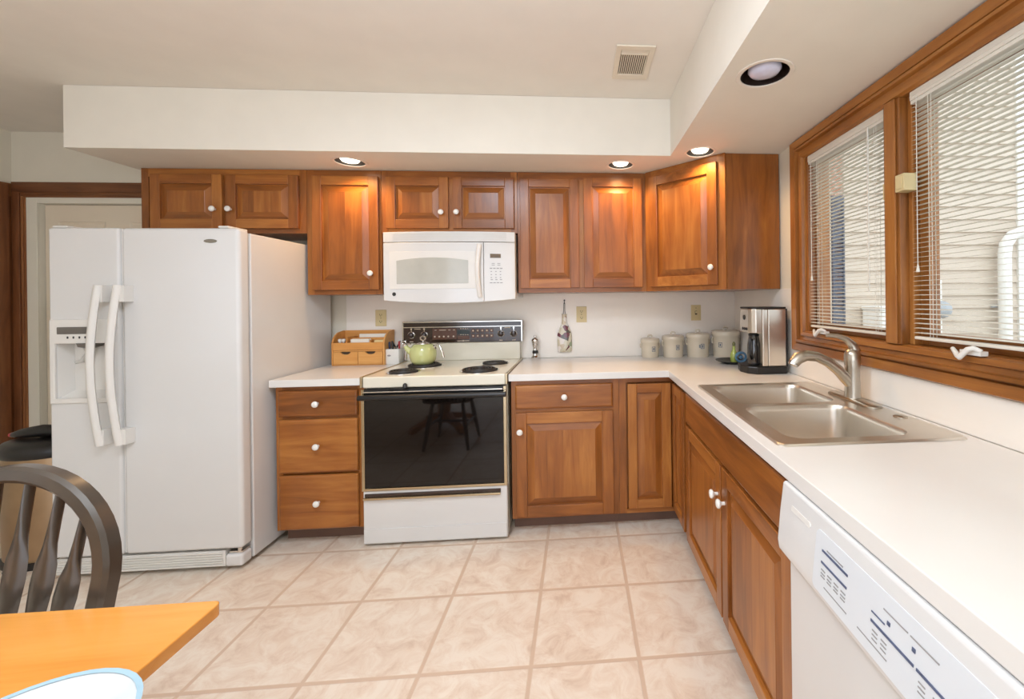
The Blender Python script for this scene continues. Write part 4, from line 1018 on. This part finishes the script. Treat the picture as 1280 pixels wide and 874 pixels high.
# coffee maker
cf = thing('coffee_maker', (-.15, -.74, .9142), 'stainless steel drip coffee maker standing in the corner near the window', 'coffee maker')
kz = .9142; X0, X1, Y0, Y1 = -.278, -.038, -.832, -.645
bpoly = [(-.040, Y0-.006), (-.205, Y0-.006), (-.245, Y0+.025), (-.262, -.74), (-.245, Y1-.02), (-.205, Y1+.004), (-.040, Y1+.004)]
obj('base', MB().prism(bpoly, kz, kz+.040), BLACK, cf, bevel=.005)
obj('tower', MB().box(-.140, X1, Y0, Y1, kz+.0405, kz+.352).box(-.172, -.1405, Y0, Y0+.014, kz+.0405, kz+.352).box(-.172, -.1405, Y1-.014, Y1, kz+.0405, kz+.352), STEEL, cf, bevel=.006, segs=3, smooth=True)
hp = [(-.1725, Y0+.002), (-.206, Y0+.002), (-.226, Y0+.016), (-.236, Y0+.04), (-.236, Y1-.04), (-.226, Y1-.016), (-.206, Y1-.002), (-.1725, Y1-.002)]
hdo = obj('brew_head', MB().prism(hp, kz+.222, kz+.352), STEEL, cf, bevel=.003)
obj('lid', MB().prism([(X1-.001, Y0+.001)] + [(x, y) for x, y in hp[1:7]] + [(X1-.001, Y1-.001)], kz+.3525, kz+.362), BLACK, cf, bevel=.003)
bm_ = lambda u, v, d: (-.236-d, u, kz+v)
obj('power_button', MB().prism(circ(-.745, .305, .014, 16), 0, .004, bm_), BLACK, hdo)
obj('small_buttons', MB().prism(circ(-.775, .242, .008, 12), 0, .004, bm_).prism(circ(-.750, .242, .008, 12), 0, .004, bm_).prism(circ(-.725, .242, .008, 12), 0, .004, bm_), BLACK, hdo)
ca = obj('carafe', MB().lathe([(.030, .0), (.034, .004), (.036, .05), (.035, .11), (.030, .145), (.027, .160)], (-.184, -.745, kz+.0405), n=28), mat('dark_carafe', rgb(36, 34, 34), .08, coat=1.0), cf, smooth=True)
obj('carafe_lid', MB().lathe([(.029, .1605), (.029, .170), (.018, .176)], (-.184, -.745, kz+.0405), n=24), BLACK, ca, smooth=True)
obj('carafe_handle', MB().tube([(-.205, -.772, kz+.180), (-.222, -.790, kz+.186), (-.230, -.798, kz+.165), (-.228, -.796, kz+.10), (-.210, -.776, kz+.075)], [.006]*5, 8), BLACK, ca, smooth=True)
obj('black_edge', MB().box(X1-.004, X1+.004, Y0-.002, Y1, kz+.0405, kz+.352), BLACK, cf, bevel=.001)

# ================================================================ TRASH CAN and the things on it
tc_ = thing('trash_can', (-3.95, -.56, 0), 'stainless trash can with black lid left of the refrigerator', 'trash can')
tx, ty = -3.965, -.545
def oval(rx, ry, z, n=32): return [(tx+rx*math.cos(2*PI*k/n), ty+ry*math.sin(2*PI*k/n), z) for k in range(n)]
obj('can_body', MB().loops([oval(.205, .165, .036), oval(.210, .170, .30), oval(.210, .170, .555)]), STEELD, tc_, smooth=True, ang=50)
obj('foot_ring', MB().loops([oval(.212, .172, 0), oval(.214, .174, .03), oval(.206, .166, .0355)]), BLACK, tc_, smooth=True, ang=50)
obj('lid', MB().loops([oval(.214, .174, .5555), oval(.219, .179, .565), oval(.219, .179, .598), oval(.205, .165, .622), oval(.15, .12, .634)]), BLACK, tc_, smooth=True, ang=50)
obj('pedal', MB().box(tx-.035, tx+.035, ty-.205, ty-.172, .012, .024), BLACK, tc_, bevel=.003)
gl = MB()
gl.tube([(-4.14, -.585, .652), (-4.08, -.60, .662), (-3.98, -.60, .672), (-3.90, -.59, .668), (-3.80, -.585, .660)], [.014, .024, .032, .030, .020], 12)
gl.tube([(-4.05, -.55, .655), (-3.95, -.53, .664), (-3.83, -.52, .658)], [.018, .026, .020], 12)
gt = thing('work_gloves', (-3.95, -.57, .635), 'black gloves with red tip lying on the trash can lid', 'gloves')
obj('gloves', gl, BLACK, gt, smooth=True); obj('red_tip', MB().tube([(-4.155, -.588, .650), (-4.141, -.585, .6525)], [.010, .0145], 10), RED, gt, smooth=True)
lsh = MB().loops([[(x, y, z) for x, y in rrect(-4.10, -3.79, -.70, -.62, .02, 4)] for z in (.6065, .6275)])
# ================================================================ TABLE, CHAIR, BOWL
tb = thing('dining_table', (-2.55, -2.80, 0), 'honey-coloured wooden dining table, its corner in the lower left', 'table')
tp = rrect(-3.25, -1.870, -3.50, -2.112, .012, 3)
obj('tabletop', MB().prism(tp, .714, .740), TABLE, tb, bevel=.003)
obj('apron', MB().grid([-3.05, -3.03, -2.13, -2.11], [-3.30, -3.28, -2.42, -2.40], lambda i, j: not (i == 1 and j == 1), .64, .7135), TABLE, tb)
obj('pedestal', MB().lathe([(.09, .06), (.09, .10), (.06, .16), (.075, .30), (.05, .42), (.08, .60), (.10, .7135)], (-2.6, -2.85, 0), n=24), TABLE, tb, smooth=True)
for a in range(4):
    q = a*PI/2+PI/4; ca_, sa_ = math.cos(q), math.sin(q)
    obj('foot', MB().prism([(.05, .07), (.05, .15), (.20, .11), (.36, .05), (.37, 0), (.32, 0), (.22, .05)], -.03, .03, lambda u, v, d: (-2.6+u*ca_-d*sa_, -2.85+u*sa_+d*ca_, v)), TABLE, tb, bevel=.004)
bw = thing('plate', (-1.893, -2.425, .7402), 'pale blue and white plate near the corner of the dining table', 'plate')
obj('dish', MB().lathe([(.045, 0), (.050, .004), (.095, .012), (.126, .026), (.130, .028), (.124, .026), (.09, .016), (.045, .008)], (-1.893, -2.425, .7402), n=40), BOWLM, bw, smooth=True, ang=60)
obj('rim_band', MB().lathe([(.127, .0268), (.1306, .0284), (.124, .0272)], (-1.893, -2.425, .7402), n=40, cap0=False, cap1=False), mat('blue_rim', rgb(150, 176, 188), .2), bw, smooth=True)

ch = thing('dining_chair', (-2.352, -2.31, 0), 'dark bow-back wooden chair with arrow spindles behind the table', 'chair')
cxx, cyy = -2.352, -2.31
def by(z): return cyy+.215+(z-.44)*.137
seat = [(-.20, .19), (-.215, .05), (-.20, -.16), (-.13, -.205), (.13, -.205), (.20, -.16), (.215, .05), (.20, .19), (.10, .225), (-.10, .225)]
obj('seat', MB().prism([(cxx+x, cyy+y) for x, y in seat], .418, .450), CHAIRB, ch, bevel=.010, segs=3)
pts = [(.172, .448), (.185, .56), (.198, .68)] + [(.204*math.cos(t*PI/24), .765+.210*math.sin(t*PI/24)) for t in range(0, 25)] + [(-.198, .68), (-.185, .56), (-.172, .448)]
tilt = Vector((0, 1, .0)); nb = Vector((0, -1, .137)).normalized()
pr = [(-.017, -.012), (-.012, -.017), (.012, -.017), (.017, -.012), (.017, .012), (.010, .018), (-.010, .018), (-.017, .012)]
obj('bow', MB().sweep([(cxx+x, by(z), z) for x, z in pts], pr, nb), CHAIRB, ch, smooth=True, ang=30)
for xo in (-.150, -.095, -.032, .032, .095, .150):
    zt = .765+.210*math.sqrt(1-(xo/.204)**2)-.012; xb = xo*.66; P_ = []; SC = []
    for k, (s, w, d) in enumerate(((0, .5, 1), (.15, .55, 1), (.35, 1.0, .9), (.50, 1.55, .75), (.62, 1.9, .65), (.70, 1.75, .65), (.78, .9, .8), (.86, .55, 1), (1, .45, 1))):
        z = .451+(zt-.451)*s; P_.append((cxx+xb+(xo-xb)*s, by(z), z)); SC.append((w, d))
    obj('spindle', MB().sweep(P_, [(.0125*math.cos(t*PI/4), .010*math.sin(t*PI/4)) for t in range(8)], nb, SC), CHAIRB, ch, smooth=True, ang=50)
for sx in (-1, 1):
    for (yt, yb) in ((-.13, -.19), (.14, .21)):
        T0, T1 = Vector((cxx+sx*.13, cyy+yt, .4175)), Vector((cxx+sx*.195, cyy+yb, 0))
        obj('leg', MB().tube([T0.lerp(T1, s) for s in (0, .15, .35, .5, .55, .6, .8, 1)], [.015, .017, .021, .021, .016, .020, .017, .012], 12), CHAIRB, ch, smooth=True)
for sx in (-1, 1):
    obj('stretcher', MB().tube([(cxx+sx*.163, cyy-.158, .205), (cxx+sx*.163, cyy, .207), (cxx+sx*.163, cyy+.176, .205)], [.009, .013, .009], 10), CHAIRB, ch, smooth=True)
obj('stretcher', MB().tube([(cxx-.155, cyy, .207), (cxx, cyy, .207), (cxx+.155, cyy, .207)], [.009, .013, .009], 10), CHAIRB, ch, smooth=True)
